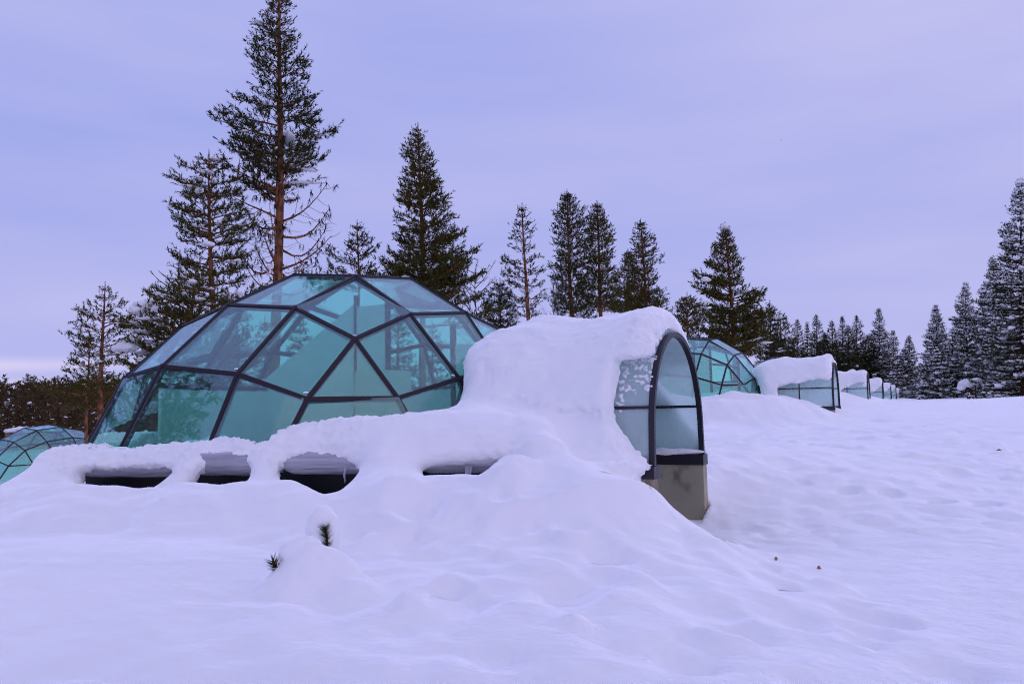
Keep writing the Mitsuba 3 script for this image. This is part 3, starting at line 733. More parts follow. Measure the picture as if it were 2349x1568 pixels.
def far_cap(i):
    h = [0, 0.045, 0.06, 0.075, 0.09, 0.1, 0.1][i]
    lo, hi = np.array([-1.6, 6.2, -0.9]), np.array([2.9, 10.9, 1.7])
    n = np.ceil((hi - lo) / h).astype(int) + 1
    xs, ys, zs = [lo[k] + h * np.arange(n[k]) for k in range(3)]
    X, Y, Z = np.meshgrid(xs, ys, zs, indexing='ij')
    q = np.stack([X, Y, Z], -1)
    nz = (meshkit.fbm(q * 2.6 + 7 * i, 3, 60 + i) - 0.5) * 1.6
    cs = [0, -1.5, -1.25, -1.6, -1.7, -1.7, -1.7][i]
    hump = [0, -0.02, -0.1, 0.75, 0.05, 0.1, 0.1][i]
    Z2 = Z - hump * np.where(i == 3, S_(-0.9, -2.0, tunnel_sw(X, Y)[0]), 1) * np.clip((Z + 0.1) / 1.0, 0, 1)
    zh = [0, 0.20, 0.12, 0.2, 0.3, 0.3, 0.3][i] + 0.26 * (tunnel_sw(X, Y)[0] + 0.6) + 0.3 * nz
    F = cap_sdf(X, Y, Z2, carve_s=cs, zlo=lambda s: -9 + 0 * s, zhi=zh, wn=nz, far=False)
    s, w = tunnel_sw(X, Y)
    F = smax(F, -maxr([cs - s, 0.4 - w, -0.9 - Z, Z - zh]), 0.10)
    v, f = surface_nets((F + 0.05 * nz).astype(np.float32), lo, h)
    t = put((v, f), 'mat_snow', '', 'snow_mound', smooth=True)
    scene[t] = move(scene[t], [*(STEP * i), ROWZ[i]])
    tag(t, CAPL[i - 1], 'snow mound', 'snow mounds on the farther tunnels')


for i in range(1, 7): far_cap(i)


# the shelf before the second dome
def second_shelf():
    h = 0.06; lo, hi = np.array([-4.6, 5.4, -1.3]), np.array([1.6, 10.0, 0.7]); n = np.ceil((hi - lo) / h).astype(int) + 1
    X, Y, Z = np.meshgrid(*[lo[k] + h * np.arange(n[k]) for k in range(3)], indexing='ij')
    lipd = (X - LIP0[0]) * LIPN[0] + (Y - LIP0[1]) * LIPN[1]; lipe = (X - LIP0[0]) * LIPE[0] + (Y - LIP0[1]) * LIPE[1]
    nz = meshkit.fbm(np.stack([X, Y, 0 * Z], -1) * 1.9, 3, 77) - 0.5
    F = smax(Z + 0.12 - 0.22 * nz - 0.05 * np.sin(X * 3), lipd + 0.2 * nz, 0.3)
    F = smax(F, -0.52 - Z, 0.08); F = maxr([F, Y - 9.2, Y - 9.2])
    F = smax(F, np.abs(lipe - 1.3) - 2.0, 0.25)
    v, f = surface_nets(F.astype(np.float32), lo, h)
    t = put((v, f), 'mat_snow', '', 'snow_shelf', smooth=True); scene[t] = move(scene[t], [*STEP, ROWZ[1]])
    tag(t, 'lumpy snow shelf below the second dome, between the two arched entrances', 'snow drift')


count['snow_shelf'] = 1
second_shelf()

# flecks of wind-blown snow stuck to the glass under the torn edge of the near side
def flecks():
    r = np.random.default_rng(12); T = Tree(12); n = 150
    z = 0.47 - 0.34 * r.random(n) ** 1.7; q = -0.35 + 0.31 * r.random(n)
    m = r.random(n) < 0.2; q[m] = -0.36 + 0.06 * r.random(m.sum()); z[m] = r.uniform(-0.05, 0.4, m.sum())
    w = -0.905 * np.sqrt(1 - ((z + 0.25) / 0.995) ** 2); P = tw(q, w, z)
    T.blobs(P, np.tile([*AX, 0.0], (n, 1)) + r.normal(0, .3, (n, 3)), r.uniform(0.007, 0.026, (n, 1)) * np.array([[1.0, 0.5, 0.8]]))
    put(cat_(T.snow), 'mat_snow_plain', 'glass_igloo', 'snow_flecks', smooth=True, kind='stuff')


# snow lying on the far sill inside the nearest entrance
def lump(pts, r, seed, flat=0.6, rough=0.9):  # a rounded, uneven pillow
    m = trimesh.creation.icosphere(3, 1.0); v = np.asarray(m.vertices)
    a, b = np.array(pts[0], float), np.array(pts[1], float); L = np.linalg.norm(b - a) / 2; t = (b - a) / (2 * L)
    u = np.cross([0, 0, 1.0], t); u /= np.linalg.norm(u)
    p = (a + b) / 2 + np.outer(v[:, 0] * (L + r), t) + np.outer(v[:, 1] * r, u) + np.outer(v[:, 2] * r * flat, np.cross(t, u))
    return p + v * ((meshkit.fbm(p * 9, 3, seed) - 0.5) * r * rough)[:, None], np.asarray(m.faces)


t = put(lump((tw(-1.0, 0.86, -0.52), tw(-0.06, 0.86, -0.50)), 0.075, 3), 'mat_snow', '', 'snow_ridge', smooth=True)
tag(t, 'low ridge of snow lying on the far black sill inside the entrance', 'snow ridge')

# ------------------------------------------------------------------ the igloo lower down on the left, the hut behind it, a last tunnel
key = thing('glass_igloo', 'lone glass igloo lower down the slope, dome half sunk behind snow', 'glass igloo')
p0 = at(25, 450, 33.5); offd = p0 - DP['K', 1, 1]
for k in base_keys:
    if '__dome_frame' in k or '__glazing_rim' in k or '__pane' in k: scene[key + k[len('glass_igloo'):]] = move(scene[k], offd)
cur = [DP[k] + (DC - DP[k]) * 0.2 + offd for k in (('Q', 1, -1), ('O', 1, -1), ('N', 1, -1), ('J', 1, -1), ('J', -1, -1), ('N', -1, -1), ('O', -1, -1), ('Q', -1, -1), ('Q', -1, 1), ('O', -1, 1), ('N', -1, 1), ('J', -1, 1), ('J', 1, 1), ('N', 1, 1), ('O', 1, 1), ('Q', 1, 1))]
put(union([box_between([*a[:2], offd[2] - 0.1], [*b[:2], offd[2] - 0.1], [0, 0, 1], 0.03, 1.5, 0.015) for a, b in zip(cur, cur[1:] + cur[:1])]), 'mat_white_wall', key, 'curtain')
hp = at(29, 430, 62.0)
key = thing('timber_hut', 'timber hut end with a thick snow-covered roof behind the lower left igloo', 'hut')
M = trimesh.transformations.rotation_matrix(0.5, [0, 0, 1]); M[:3, 3] = hp
for nm, ext, loc, mat in (('wall', (2.6, 2.0, 1.6), (0, 0, -1.15), 'mat_timber'), ('eave', (3.0, 2.5, 0.12), (0, 0, -0.29), 'mat_timber')):
    bx = trimesh.creation.box(ext); bx.apply_translation(loc); bx.apply_transform(M); put(bx, mat, key, nm)
v, f = lump(((-1.1, 0, 0), (1.1, 0, 0)), 0.55, 5, 0.5); v = v * [1, 1.9, 1]; v = v @ M[:3, :3].T + M[:3, 3]; put((v, f), 'mat_snow_plain', key, 'roof_snow', smooth=True)

key = thing('glass_tunnel', 'last low glass tunnel standing crosswise at the far end of the row', 'glass tunnel')
e8 = at(915, 401.5, 108.0); rot8 = mi.ScalarTransform4f().translate(e8.tolist()).rotate([0, 0, 1], 8).translate([-float(ENT[0]), -float(ENT[1]), 0.62])
for k in base_keys:
    nm = k[len('glass_igloo__'):]
    if nm.startswith(('door_arch', 'rib', 'tunnel_pane', 'mid_rail', 'collar')): scene[key + '__' + nm] = {**scene[k], 'to_world': rot8}
capf = [k for k in scene if k.startswith('snow_mound')][-1]
v, f = lump(((-1.9, 0, 0), (-0.2, 0, 0)), 0.62, 15, 0.5)
pw = np.stack([e8[0] + v[:, 0] * AX[0] * 1.0 - v[:, 1] * AX[1], e8[1] + v[:, 0] * AX[1] + v[:, 1] * AX[0], e8[2] + 1.30 + v[:, 2]], 1)
t = put((pw, f), 'mat_snow_plain', '', 'snow_mound', smooth=True); tag(t, 'thin snow mound on the crosswise last tunnel at the end of the row', 'snow mound')

# ------------------------------------------------------------------ trees
ICO1 = trimesh.creation.icosphere(1); ICO0 = trimesh.creation.icosphere(0)


class Tree:
    def __init__(self, seed):
        self.r = np.random.default_rng(seed); self.wood, self.need, self.snow, self.lich = [], [], [], []

    def tufts(self, pos, ax, tl, nl, nw, K, dest=None, spread=(0.35, 1.0)):
        r = self.r; n = len(pos)
        if n == 0: return
        ax = ax / (np.linalg.norm(ax, axis=1, keepdims=True) + 1e-9)
        P = np.repeat(pos, K, 0); A = np.repeat(ax, K, 0); N = n * K
        rv = r.normal(size=(N, 3)); pr = rv - (rv * A).sum(1, keepdims=True) * A; pr /= np.linalg.norm(pr, axis=1, keepdims=True) + 1e-9
        th = r.uniform(*spread, (N, 1))
        D = A * np.cos(th) + pr * np.sin(th)
        wv = np.cross(D, r.normal(size=(N, 3))); wv /= np.linalg.norm(wv, axis=1, keepdims=True) + 1e-9
        nl, nw = (np.repeat(np.broadcast_to(q, (n,)), K)[:, None] for q in (nl, nw)); tl = np.repeat(np.broadcast_to(tl, (n,)), K)[:, None]
        L = nl * r.uniform(0.7, 1.25, (N, 1))
        P = P + A * r.uniform(-0.5, 0.5, (N, 1)) * tl
        v = np.stack([P - wv * nw / 2, P + wv * nw / 2, P + D * L], 1).reshape(-1, 3)
        (self.need if dest is None else dest).append((v, np.arange(3 * N).reshape(-1, 3)))

    def blobs(self, pos, t, size, fine=False):
        """Flattened snow lumps at pos, drawn out along t; size (n, 3): along, across, up."""
        r = self.r; B = ICO1 if fine else ICO0
        bv, bf = np.asarray(B.vertices), np.asarray(B.faces); n = len(pos)
        if n == 0: return
        t = t / (np.linalg.norm(t, axis=1, keepdims=True) + 1e-9)
        u = np.cross([0, 0, 1.0], t); u /= np.linalg.norm(u, axis=1, keepdims=True) + 1e-9
        w = np.cross(t, u)
        jit = 1 + r.uniform(-0.28, 0.28, (n, len(bv), 1))
        b = bv[None] * jit
        v = pos[:, None] + b[..., :1] * (t * size[:, :1])[:, None] + b[..., 1:2] * (u * size[:, 1:2])[:, None] + b[..., 2:] * (w * size[:, 2:])[:, None]
        f = bf[None] + (np.arange(n) * len(bv))[:, None, None]
        self.snow.append((v.reshape(-1, 3), f.reshape(-1, 3)))


def conifer(label, base, top, prof, d, wid=1.0, ragged=False, mat='mat_needle_olive', bark_='mat_bark_orange', seed=1, trunk_r=0.12, whorl=0.42, per=5, dens=1.0, snow=0.0, dead=None, group='pines round the igloos', droop=0.0, name='pine_tree', cat='pine tree', lean_tip=0.35, clear=None, fine_snow=False, thick=1.0):
    """base, top: the foot and the tip; prof: rows (z, radius to the left, radius to the right) from the tip down."""
    T = Tree(seed); r = T.r
    base, top = np.asarray(base, float), np.asarray(top, float)
    prof = np.array(prof, float)[::-1]; zz, rl, rr = prof.T
    H = top[2] - base[2]
    pos = lambda z: base + (top - base) * ((z - base[2]) / H)
    k = np.linspace(0, 1, 14)
    wob = np.stack([0.012 * H * np.sin(k * 5 + seed), 0.012 * H * np.cos(k * 4 + seed), 0 * k], 1) * (k * (1 - k) * 2)[:, None]
    T.wood.append(tube(base + np.outer(k, top - base) + wob, trunk_r * (1 - k) ** 0.85 + 0.012, 8))
    sc = np.clip(d / 18.0, 0.8, 3.2)
    tl, nl, nw, K = 0.16 * sc ** 0.55, 0.088 * sc ** 0.6, 0.020 * sc ** 0.85 * thick, int(np.clip(12 / sc ** 0.35, 7, 12))
    whorl, per = whorl * 0.72, per * 1.15
    z = zz[0] + 0.0; zs = []
    zt = zz[-1]
    zcur = zt - 0.10
    while zcur > zz[0]:
        zs.append(zcur)
        zcur -= whorl * (0.55 + 0.45 * min(1, (zt - zcur) / 2.5)) * r.uniform(0.8, 1.2)
    a0 = r.uniform(0, 6)
    sects = r.choice([0.62, 0.88, 1.06, 1.24] if not ragged else [0.42, 0.8, 1.1, 1.5], (5, 40), p=[.2, .25, .33, .22])
    leader = np.array([pos(zt - q) for q in np.arange(0, 0.6, 0.12 * sc ** 0.5)]); T.tufts(leader, np.tile([0, 0, 1.0], (len(leader), 1)), tl * .7, nl * .6, nw * .8, K, spread=(0.2, 0.6))
    tw_k, tw_p, tw_a, sn_p, sn_t, sn_s = [], [], [], [], [], []
    for zw in zs:
        f = (zt - zw) / max(zt - zz[0], 0.1)
        is_dead = dead is not None and zw < dead
        nb = max(3, int(per * r.uniform(0.7, 1.3))) if not is_dead else r.integers(2, 5)
        a0 += r.uniform(0.4, 1.2)
        for b in range(nb):
            phi = a0 + b * 2 * math.pi / nb + r.uniform(-0.3, 0.3)
            RL, RR = np.interp(zw, zz, rl), np.interp(zw, zz, rr)
            sect = sects[int(phi * 5 / 6.2832) % 5, int((zt - zw) / 0.9) % 40]
            cx = math.cos(phi)
            R = ((RL + RR) / 2 + cx * (RR - RL) / 2) * r.uniform(0.66, 1.14) * sect * wid
            if R < 0.05: continue
            e0 = (0.72 - 0.55 * min(1, f * 1.6)) - droop * f + r.uniform(-0.15, 0.15)
            zc0 = zw - R * 0.42 - 0.10
            dsag = r.uniform(-0.3, 1.0)
            if is_dead: e0 = r.uniform(-0.1, 0.75); R *= 1.15
            hd = np.array([cx, math.sin(phi), 0]); p0 = pos(max(zc0, base[2] + 0.2))
            n = 7; t = np.linspace(0, 1, n)
            rise = R * (math.tan(min(e0, 0.85)) * t * (1 - 0.55 * t) + lean_tip * t ** 3 * (0.5 if not is_dead else 0.9) - (0.5 * np.sin(t * math.pi) * dsag if is_dead else 0.0))
            side = np.array([-hd[1], hd[0], 0]) * r.uniform(-0.16, 0.16) * R
            pts = p0 + np.outer(t * R, hd) + np.outer(rise, [0, 0, 1]) + np.outer(t ** 2, side)
            T.wood.append(tube(pts, (0.010 + 0.011 * R * sc ** 0.25) * (1 - 0.8 * t) * (1.35 if is_dead else 1), 4))
            ns = max(3, int(R / (0.108 * sc ** 0.45) * dens) + 1)
            for sidx in range(ns):
                ti = 0.22 + 0.78 * (sidx + r.uniform(0, 1)) / ns
                pi = np.array([np.interp(ti, t, pts[:, c]) for c in range(3)])
                sg = 1 if (sidx % 2) else -1
                an = r.uniform(0.55, 1.1) * sg
                dv = np.array([hd[0] * math.cos(an) - hd[1] * math.sin(an), hd[0] * math.sin(an) + hd[1] * math.cos(an), r.uniform(-0.15, 0.55) if not is_dead else r.uniform(-0.9, 0.5)])
                L = (0.12 + 0.10 * min(1, R) + 0.50 * R * (1.05 - ti)) * r.uniform(0.55, 1.2)
                L = min(L, 1.0, 0.1 + R)
                q = np.array([pi, pi + dv * L * 0.55, pi + dv * L + [0, 0, 0.18 * L]])
                T.wood.append(tube(q, np.array([0.007, 0.005, 0.003]) * sc ** 0.6, 3))
                if is_dead:
                    if r.random() < 0.8:
                        m_ = r.integers(1, 4); pp = q[1] + (q[2] - q[1]) * r.uniform(0, 1, (m_, 1))
                        T.tufts(pp, np.tile([0.0, 0, -1.0], (m_, 1)) + r.normal(0, 0.35, (m_, 3)), 0.12, 0.15, 0.02, 5, T.lich, (0.05, 0.6))
                    continue
                m_ = max(2, int(L / (0.085 * sc ** 0.6)))
                u = np.linspace(0.25, 1.0, m_)[:, None]
                pp = np.where(u < 0.55, q[0] + (q[1] - q[0]) * u / 0.55, q[1] + (q[2] - q[1]) * (u - 0.55) / 0.45) + r.normal(0, 0.022 * sc, (m_, 3))
                tw_k.append(np.full(m_, min(1.0, 0.32 + R / (1.0 * sc ** 0.5)))); tw_p.append(pp); tw_a.append(dv * 0.6 + np.array([0, 0, 0.45]) + r.normal(0, 0.35, (m_, 3)))
                if snow and r.random() < snow:
                    sn_p.append(q[1] + [0, 0, 0.05 * sc ** 0.5]); sn_t.append(dv * [1, 1, 0.4])
                    g = r.uniform(0.35, 1.4) * (2.4 if r.random() < 0.07 else 1)
                    sn_s.append([L * 0.5 * g ** 0.5 + 0.04, 0.062 * g * sc ** 0.55, 0.040 * g * sc ** 0.45])
            if not is_dead:
                mtip = 4; pp = pts[-1] + r.normal(0, 0.04 * sc, (mtip, 3)); tw_k.append(np.full(mtip, min(1.0, 0.32 + R / (1.0 * sc ** 0.5)))); tw_p.append(pp); tw_a.append(np.tile(hd * 0.7 + [0, 0, 0.7], (mtip, 1)) + r.normal(0, 0.3, (mtip, 3)))
    if tw_p: q = np.concatenate(tw_k); T.tufts(np.vstack(tw_p), np.vstack(tw_a), tl * q, nl * q, nw * q ** 0.5, K)
    if sn_p: T.blobs(np.array(sn_p), np.array(sn_t), np.array(sn_s), fine_snow)
    key = thing(name, label, cat, group)
    put(cat_(T.wood), bark_, key, 'trunk', smooth=True)
    if T.need: put(cat_(T.need), mat, key, 'crown')
    if T.snow: put(cat_(T.snow), 'mat_snow_plain', key, 'snow', smooth=True, kind='stuff')
    if T.lich: put(cat_(T.lich), 'mat_lichen', key, 'lichen', kind='stuff')
    return key, T


def tree_px(label, d, tip, foot, rows, pillows=(), **kw):
    """tip, foot: pixels of the photograph; rows: (y, leftmost x, rightmost x) of the crown."""
    tp, ft = at(*tip, d), at(*foot, d)
    ax = lambda y: tip[0] + (foot[0] - tip[0]) * (y - tip[1]) / (foot[1] - tip[1])
    prof = [(at(ax(y), y, d)[2], max(0.03, (ax(y) - l) * d / FOC), max(0.03, (r_ - ax(y)) * d / FOC)) for y, l, r_ in rows]
    g = ground_at(ft[0], ft[1]) - 0.3
    base = tp + (ft - tp) * ((g - tp[2]) / (ft[2] - tp[2]))
    key, T = conifer(label, base, tp, prof, d, **kw)
    for k, (px, py, dd, L, ang, hgt) in enumerate(pillows):            # big pillows of snow on single boughs
        p = at(px, py, d + dd); t = np.array([math.cos(ang), 0.25, math.sin(ang)]) * L / 2
        put(lump((p - t * 0.7, p + t * 0.7), hgt * 0.85, 500 + k, 0.8, 1.7), 'mat_snow_plain', key, 'snow_pillow', smooth=True)
    return key, T


tree_px('tallest pine behind the nearest dome, orange trunk and dead lower limbs, tip cut off', 18.0, (279.5, -30), (275.5, 279),
        [(-30, 278, 281), (-14, 270, 288), (5, 264, 293), (25, 240, 304), (40, 232, 309), (62, 229, 312), (85, 224, 312), (100, 228, 326), (114, 208, 330), (128, 216, 326), (142, 226, 342), (150, 222, 343), (158, 214, 338), (168, 200, 328), (185, 212, 330), (205, 222, 345), (235, 225, 345), (262, 228, 330), (275, 232, 325)],
        pillows=((244, 131, -.6, .16, .2, .05), (238, 195, -.5, .2, -.2, .07), (270, 267, -.3, .12, .6, .07), (269, 272, -.3, .12, 1.2, .06)),
        seed=11, wid=0.77, ragged=True, trunk_r=0.15, whorl=0.40, per=6, dens=0.92, snow=0.025, dead=at(278, 172, 18)[2], fine_snow=True, mat='mat_needle_dark')
tree_px('bushy pine with snow lumps close left of the tallest pine', 17.0, (209, 152), (211, 290),
        [(152, 206, 214), (165, 176, 232), (178, 166, 240), (190, 176, 238), (205, 186, 240), (222, 180, 250), (240, 168, 258), (258, 172, 262), (280, 172, 262), (300, 160, 262)],
        pillows=((198, 225, -.6, .2, 0, .06), (208, 244, -.6, .18, .1, .08), (232, 261, -.5, .2, -.1, .05)),
        seed=12, wid=0.84, ragged=True, trunk_r=0.10, whorl=0.40, per=6, dens=0.9, snow=0.07, fine_snow=True, mat='mat_needle_olive')
tree_px('low snow-laden pine boughs reaching left beside the nearest dome', 14.5, (196, 268), (190, 345),
        [(268, 186, 206), (284, 168, 222), (300, 142, 236), (312, 136, 236), (322, 152, 232), (338, 128, 230), (352, 118, 225), (366, 112, 220), (385, 120, 215)],
        pillows=((143, 303, -.5, .30, .3, .10), (139, 309, -.5, .2, -.2, .13), (163, 324, -.4, .5, -.75, .07), (126, 347, -.6, .40, .15, .12), (131, 341, -.4, .25, .3, .1), (155, 298, 0, .3, .2, .08)),
        seed=13, trunk_r=0.07, whorl=0.34, per=6, dens=0.8, snow=0.11, fine_snow=True, mat='mat_needle_olive', droop=0.35)
tree_px('slender sparse pine standing alone at the far left', 28.0, (105, 284), (102, 388),
        [(284, 104, 107), (295, 100, 112), (303, 90, 122), (312, 84, 128), (323, 74, 124), (335, 80, 129), (345, 82, 132), (356, 76, 122), (366, 50, 124), (374, 46, 128), (384, 54, 122), (396, 74, 118)],
        seed=14, wid=1.15, trunk_r=0.13, whorl=0.62, per=5, dens=0.62, snow=0.015, mat='mat_needle_olive')
tree_px('short thin pine just left of the lone slender pine', 30.0, (89, 334), (88, 392),
        [(334, 87, 91), (345, 80, 97), (356, 74, 100), (368, 70, 102), (380, 72, 104), (395, 74, 102)], seed=15, trunk_r=0.08, whorl=0.6, per=5, dens=0.6, mat='mat_needle_olive')
tree_px('young open pine with upswept twigs right of the tallest pine', 24.0, (357, 222), (358, 290),
        [(222, 356, 358), (232, 349, 366), (242, 345, 371), (250, 336, 376), (260, 333, 382), (270, 338, 383), (285, 338, 380)], seed=16, trunk_r=0.06, whorl=0.5, per=5, dens=0.62, mat='mat_needle_dark', lean_tip=0.8)
tree_px('full pyramid-shaped pine behind the right side of the nearest dome', 24.0, (418, 124), (421.5, 300),
        [(124, 417, 419), (140, 411, 423), (150, 408, 430), (165, 404, 434), (180, 402, 437), (196, 402, 440), (208, 402, 446), (216, 398, 448), (228, 399, 452), (236, 405, 458), (250, 399, 458), (258, 387, 468), (268, 386, 456), (280, 390, 470), (292, 400, 471), (300, 402, 460)],
        seed=17, wid=1.13, trunk_r=0.125, whorl=0.36, per=7, dens=1.15, snow=0.01, mat='mat_needle_olive', thick=1.1)
tree_px('slim see-through pine left of the twin tall pines', 30.0, (522, 205), (527, 318),
        [(205, 521, 523), (218, 516, 528), (232, 510, 534), (245, 508, 540), (256, 494, 541), (268, 500, 540), (280, 500, 544), (292, 505, 546), (304, 510, 544), (315, 512, 544)], seed=18, trunk_r=0.11, whorl=0.62, per=5, dens=0.66, snow=0.015, mat='mat_needle_dark')
tree_px('small dark spruce in front of the bare birch', 27.0, (500, 279), (501, 335),
        [(279, 499, 501), (286, 492, 506), (296, 488, 511), (308, 488, 514), (322, 486, 516), (335, 486, 516)], seed=19, trunk_r=0.06, whorl=0.34, per=7, dens=0.9, mat='mat_needle_dark', bark_='mat_bark_dark', name='spruce_tree', cat='spruce tree')
tree_px('left of the twin tall pines, reddish trunk and open lower crown', 32.0, (567, 191), (572.5, 318),
        [(191, 566, 568), (200, 560, 576), (210, 556, 584), (222, 554, 584), (235, 557, 586), (246, 546, 590), (258, 549, 592), (270, 550, 594), (284, 553, 594), (296, 552, 590), (312, 552, 590)], seed=20, trunk_r=0.13, whorl=0.40, per=6, dens=0.95, snow=0.012, mat='mat_needle_dark')
tree_px('right of the twin tall pines, dense dark crown with a narrow tip', 33.0, (597, 202), (602, 316),
        [(202, 596, 598), (212, 592, 603), (224, 588, 611), (236, 586, 614), (250, 586, 616), (264, 584, 618), (278, 584, 620), (292, 584, 622), (308, 586, 622)], seed=21, trunk_r=0.13, whorl=0.38, per=7, dens=1.05, snow=0.012, mat='mat_needle_olive', thick=1.1)
tree_px('shorter pine wedged between the twin tall pines and the narrow one', 40.0, (628, 250), (630, 316),
        [(250, 627, 629), (262, 622, 635), (274, 616, 642), (288, 612, 646), (305, 612, 648)], seed=22, trunk_r=0.1, whorl=0.45, per=7, dens=1.0, mat='mat_needle_olive')
tree_px('narrow pine at the right end of the middle clump, one low limb reaching right', 34.0, (640.5, 220), (646, 312),
        [(220, 640, 642), (232, 635, 648), (245, 634, 652), (258, 631, 656), (270, 632, 656), (282, 630, 660), (292, 628, 660), (300, 630, 672), (310, 628, 662)], seed=23, trunk_r=0.11, whorl=0.40, per=7, dens=1.0, snow=0.015, mat='mat_needle_olive')
tree_px('broad solitary pine above the second dome, snow on its limbs', 36.0, (725, 224), (734, 352),
        [(224, 724, 726), (236, 720, 731), (248, 714, 738), (260, 711, 744), (272, 694, 746), (280, 698, 752), (290, 704, 765), (300, 705, 766), (310, 700, 762), (320, 694, 766), (332, 704, 762), (345, 708, 762)], pillows=((704, 303, -1, .5, .1, .16), (706, 279, -1, .3, 0, .14), (686, 300, -1, .3, 0, .2)), seed=24, trunk_r=0.14, whorl=0.38, per=7, dens=1.15, snow=0.03, mat='mat_needle_olive', thick=1.1)
tree_px('small snow-dusted pine left of the broad solitary pine', 32.0, (687, 294), (688, 350),
        [(294, 685, 689), (304, 674, 700), (314, 676, 704), (326, 678, 702), (340, 676, 704)], seed=25, trunk_r=0.06, whorl=0.4, per=6, dens=0.85, snow=0.04, mat='mat_needle_olive')
tree_px('thin-tipped spruce right of the broad solitary pine', 48.0, (769.5, 302), (772, 362),
        [(302, 769, 770), (314, 765, 775), (328, 760, 780), (345, 757, 786), (360, 756, 788)], seed=26, trunk_r=0.09, whorl=0.5, per=6, dens=0.9, snow=0.03, mat='mat_needle_dark', bark_='mat_bark_dark', name='spruce_tree', cat='spruce tree')
tree_px('bushier pine right behind the thin-tipped spruce', 52.0, (780, 312), (782, 362),
        [(312, 779, 782), (322, 773, 788), (335, 768, 792), (350, 766, 796), (362, 766, 796)], seed=27, trunk_r=0.1, whorl=0.5, per=6, dens=0.95, snow=0.03, mat='mat_needle_dark')
nth = lambda k: f'{k + 1}' + ('th' if 10 <= k % 100 <= 12 else {0: 'st', 1: 'nd', 2: 'rd'}.get(k % 10, 'th'))
BACK = [(797.5, 319, 8, 'leftmost of the even back row of trees above the second snow mound'), (807, 322, 7, 'second from the left in the even back row above the second snow mound'), (816, 314, 8, 'spire-topped tree, third in the even back row'), (832, 320, 9, 'left one of the bunched trees above the third arch'),
        (842, 316, 9, 'middle one of the bunched trees above the third arch'), (856.5, 315, 9, 'spire-topped right one of the bunched trees above the third arch'), (848, 325, 10, 'low tree filling in among the bunched trees'), (824, 332, 10, 'low tree between the two parts of the back row'), (868, 334, 10, 'low dark tree left of the big snowy spruce')]
for k, (px, py, hw, lab) in enumerate(BACK):
    hw *= [1.5, 1.0, 1.4, 1.6, 1.2, 1.5, 1.5, 1.3, 1.6][k]
    d = 112 + 5 * (k % 3)
    tree_px(lab, d, (px, py), (px + 1.5, 392), [(py, px - .4, px + .4), (py + 12, px - hw * .35, px + hw * .4), (py + 28, px - hw * .7, px + hw * .75), (py + 48, px - hw, px + hw), (390, px - hw, px + hw)],
            seed=40 + k, trunk_r=0.14, whorl=0.62, per=6, dens=0.9, snow=0.05, mat='mat_needle_dark', bark_='mat_bark_dark', group='trees in the back row', name='conifer_tree', cat='conifer tree')
rb = np.random.default_rng(66)
for k, px in enumerate(np.sort(rb.uniform(764, 880, 18))):
    d, py, hw = rb.uniform(126, 142), rb.uniform(330, 352), rb.uniform(8, 14)
    tree_px(f'dark conifer filling the gaps of the back row, {nth(k)} from the left', d, (px, py), (px + rb.uniform(-1, 2), 392), [(py, px - .5, px + .5), (py + 12, px - hw * .45, px + hw * .45), (py + 28, px - hw * .8, px + hw * .8), (390, px - hw, px + hw)],
            seed=400 + k, trunk_r=0.12, whorl=0.8, per=6, dens=0.6, snow=0.12, mat='mat_needle_dark', bark_='mat_bark_dark', group='conifers filling the back row', name='conifer_tree', cat='conifer tree')
RIGHT_WOOD = [  # tip x, tip y, half width at the foot, distance, label
    (879, 308, 17, 122, 'big snowy spruce above the tip of the row of tunnels'), (893, 330, 13, 126, 'snowy spruce tucked right behind the big snowy spruce'), (909, 335, 11, 130, 'thin frosted tree in the notch left of the right-hand wood'),
    (936, 304.5, 18, 118, 'pine with a pale lower trunk at the left edge of the right-hand wood'), (965.5, 282, 20, 104, 'dark-topped spruce with a snow clump sticking out to its left'), (993, 256, 26, 84, 'broad frosted pine left of the tallest tree on the right'), (1020.5, 178, 34, 64, 'tallest tree on the right, cut by the edge of the frame')]
for k, (px, py, hw, d, lab) in enumerate(RIGHT_WOOD):
    ft = 398 - (px - 880) * 0.03
    rows = [(py, px - .6, px + .6), (py + (ft - py) * .1, px - hw * .22, px + hw * .22), (py + (ft - py) * .3, px - hw * .5, px + hw * .5), (py + (ft - py) * .6, px - hw * .8, px + hw * .8), (py + (ft - py) * .9, px - hw, px + hw)]
    tree_px(lab, d, (px, py), (px + 2, ft), rows, seed=60 + k, trunk_r=0.16, whorl=0.55, per=7, dens=0.85, snow=0.62, mat='mat_needle_dark', bark_='mat_bark_dark', group='snowy trees of the right-hand wood', name='snowy_tree', cat='conifer tree', droop=0.5)
rw = np.random.default_rng(77)
FILL = []
for k in range(46):
    px = 868 + 160 * rw.random() ** 0.9
    d = rw.uniform(110, 150) - (px - 870) * 0.28
    top = np.interp(px, [865, 900, 925, 950, 975, 1000, 1028], [350, 348, 342, 326, 310, 292, 266]) + 40 * rw.random() ** 1.3
    FILL.append((px, top, d))
FILL.sort()
for k, (px, py, d) in enumerate(FILL):
    hw = rw.uniform(12, 19) * 100 / d
    ft = 397 - (px - 880) * 0.03
    rows = [(py, px - .6, px + .6), (py + (ft - py) * .3, px - hw * .5, px + hw * .5), (py + (ft - py) * .6, px - hw * .8, px + hw * .8), (ft - 2, px - hw, px + hw)]
    tree_px(f'low snow-laden conifer, {nth(k)} from the left along the foot of the right-hand wood', d, (px, py), (px + rw.uniform(-1, 2), ft), rows, seed=100 + k, trunk_r=0.10, whorl=0.75, per=6, dens=0.65, snow=0.75, mat='mat_needle_dark', bark_='mat_bark_dark',
            group='lower trees filling the right-hand wood', name='snowy_tree', cat='conifer tree', droop=0.5)
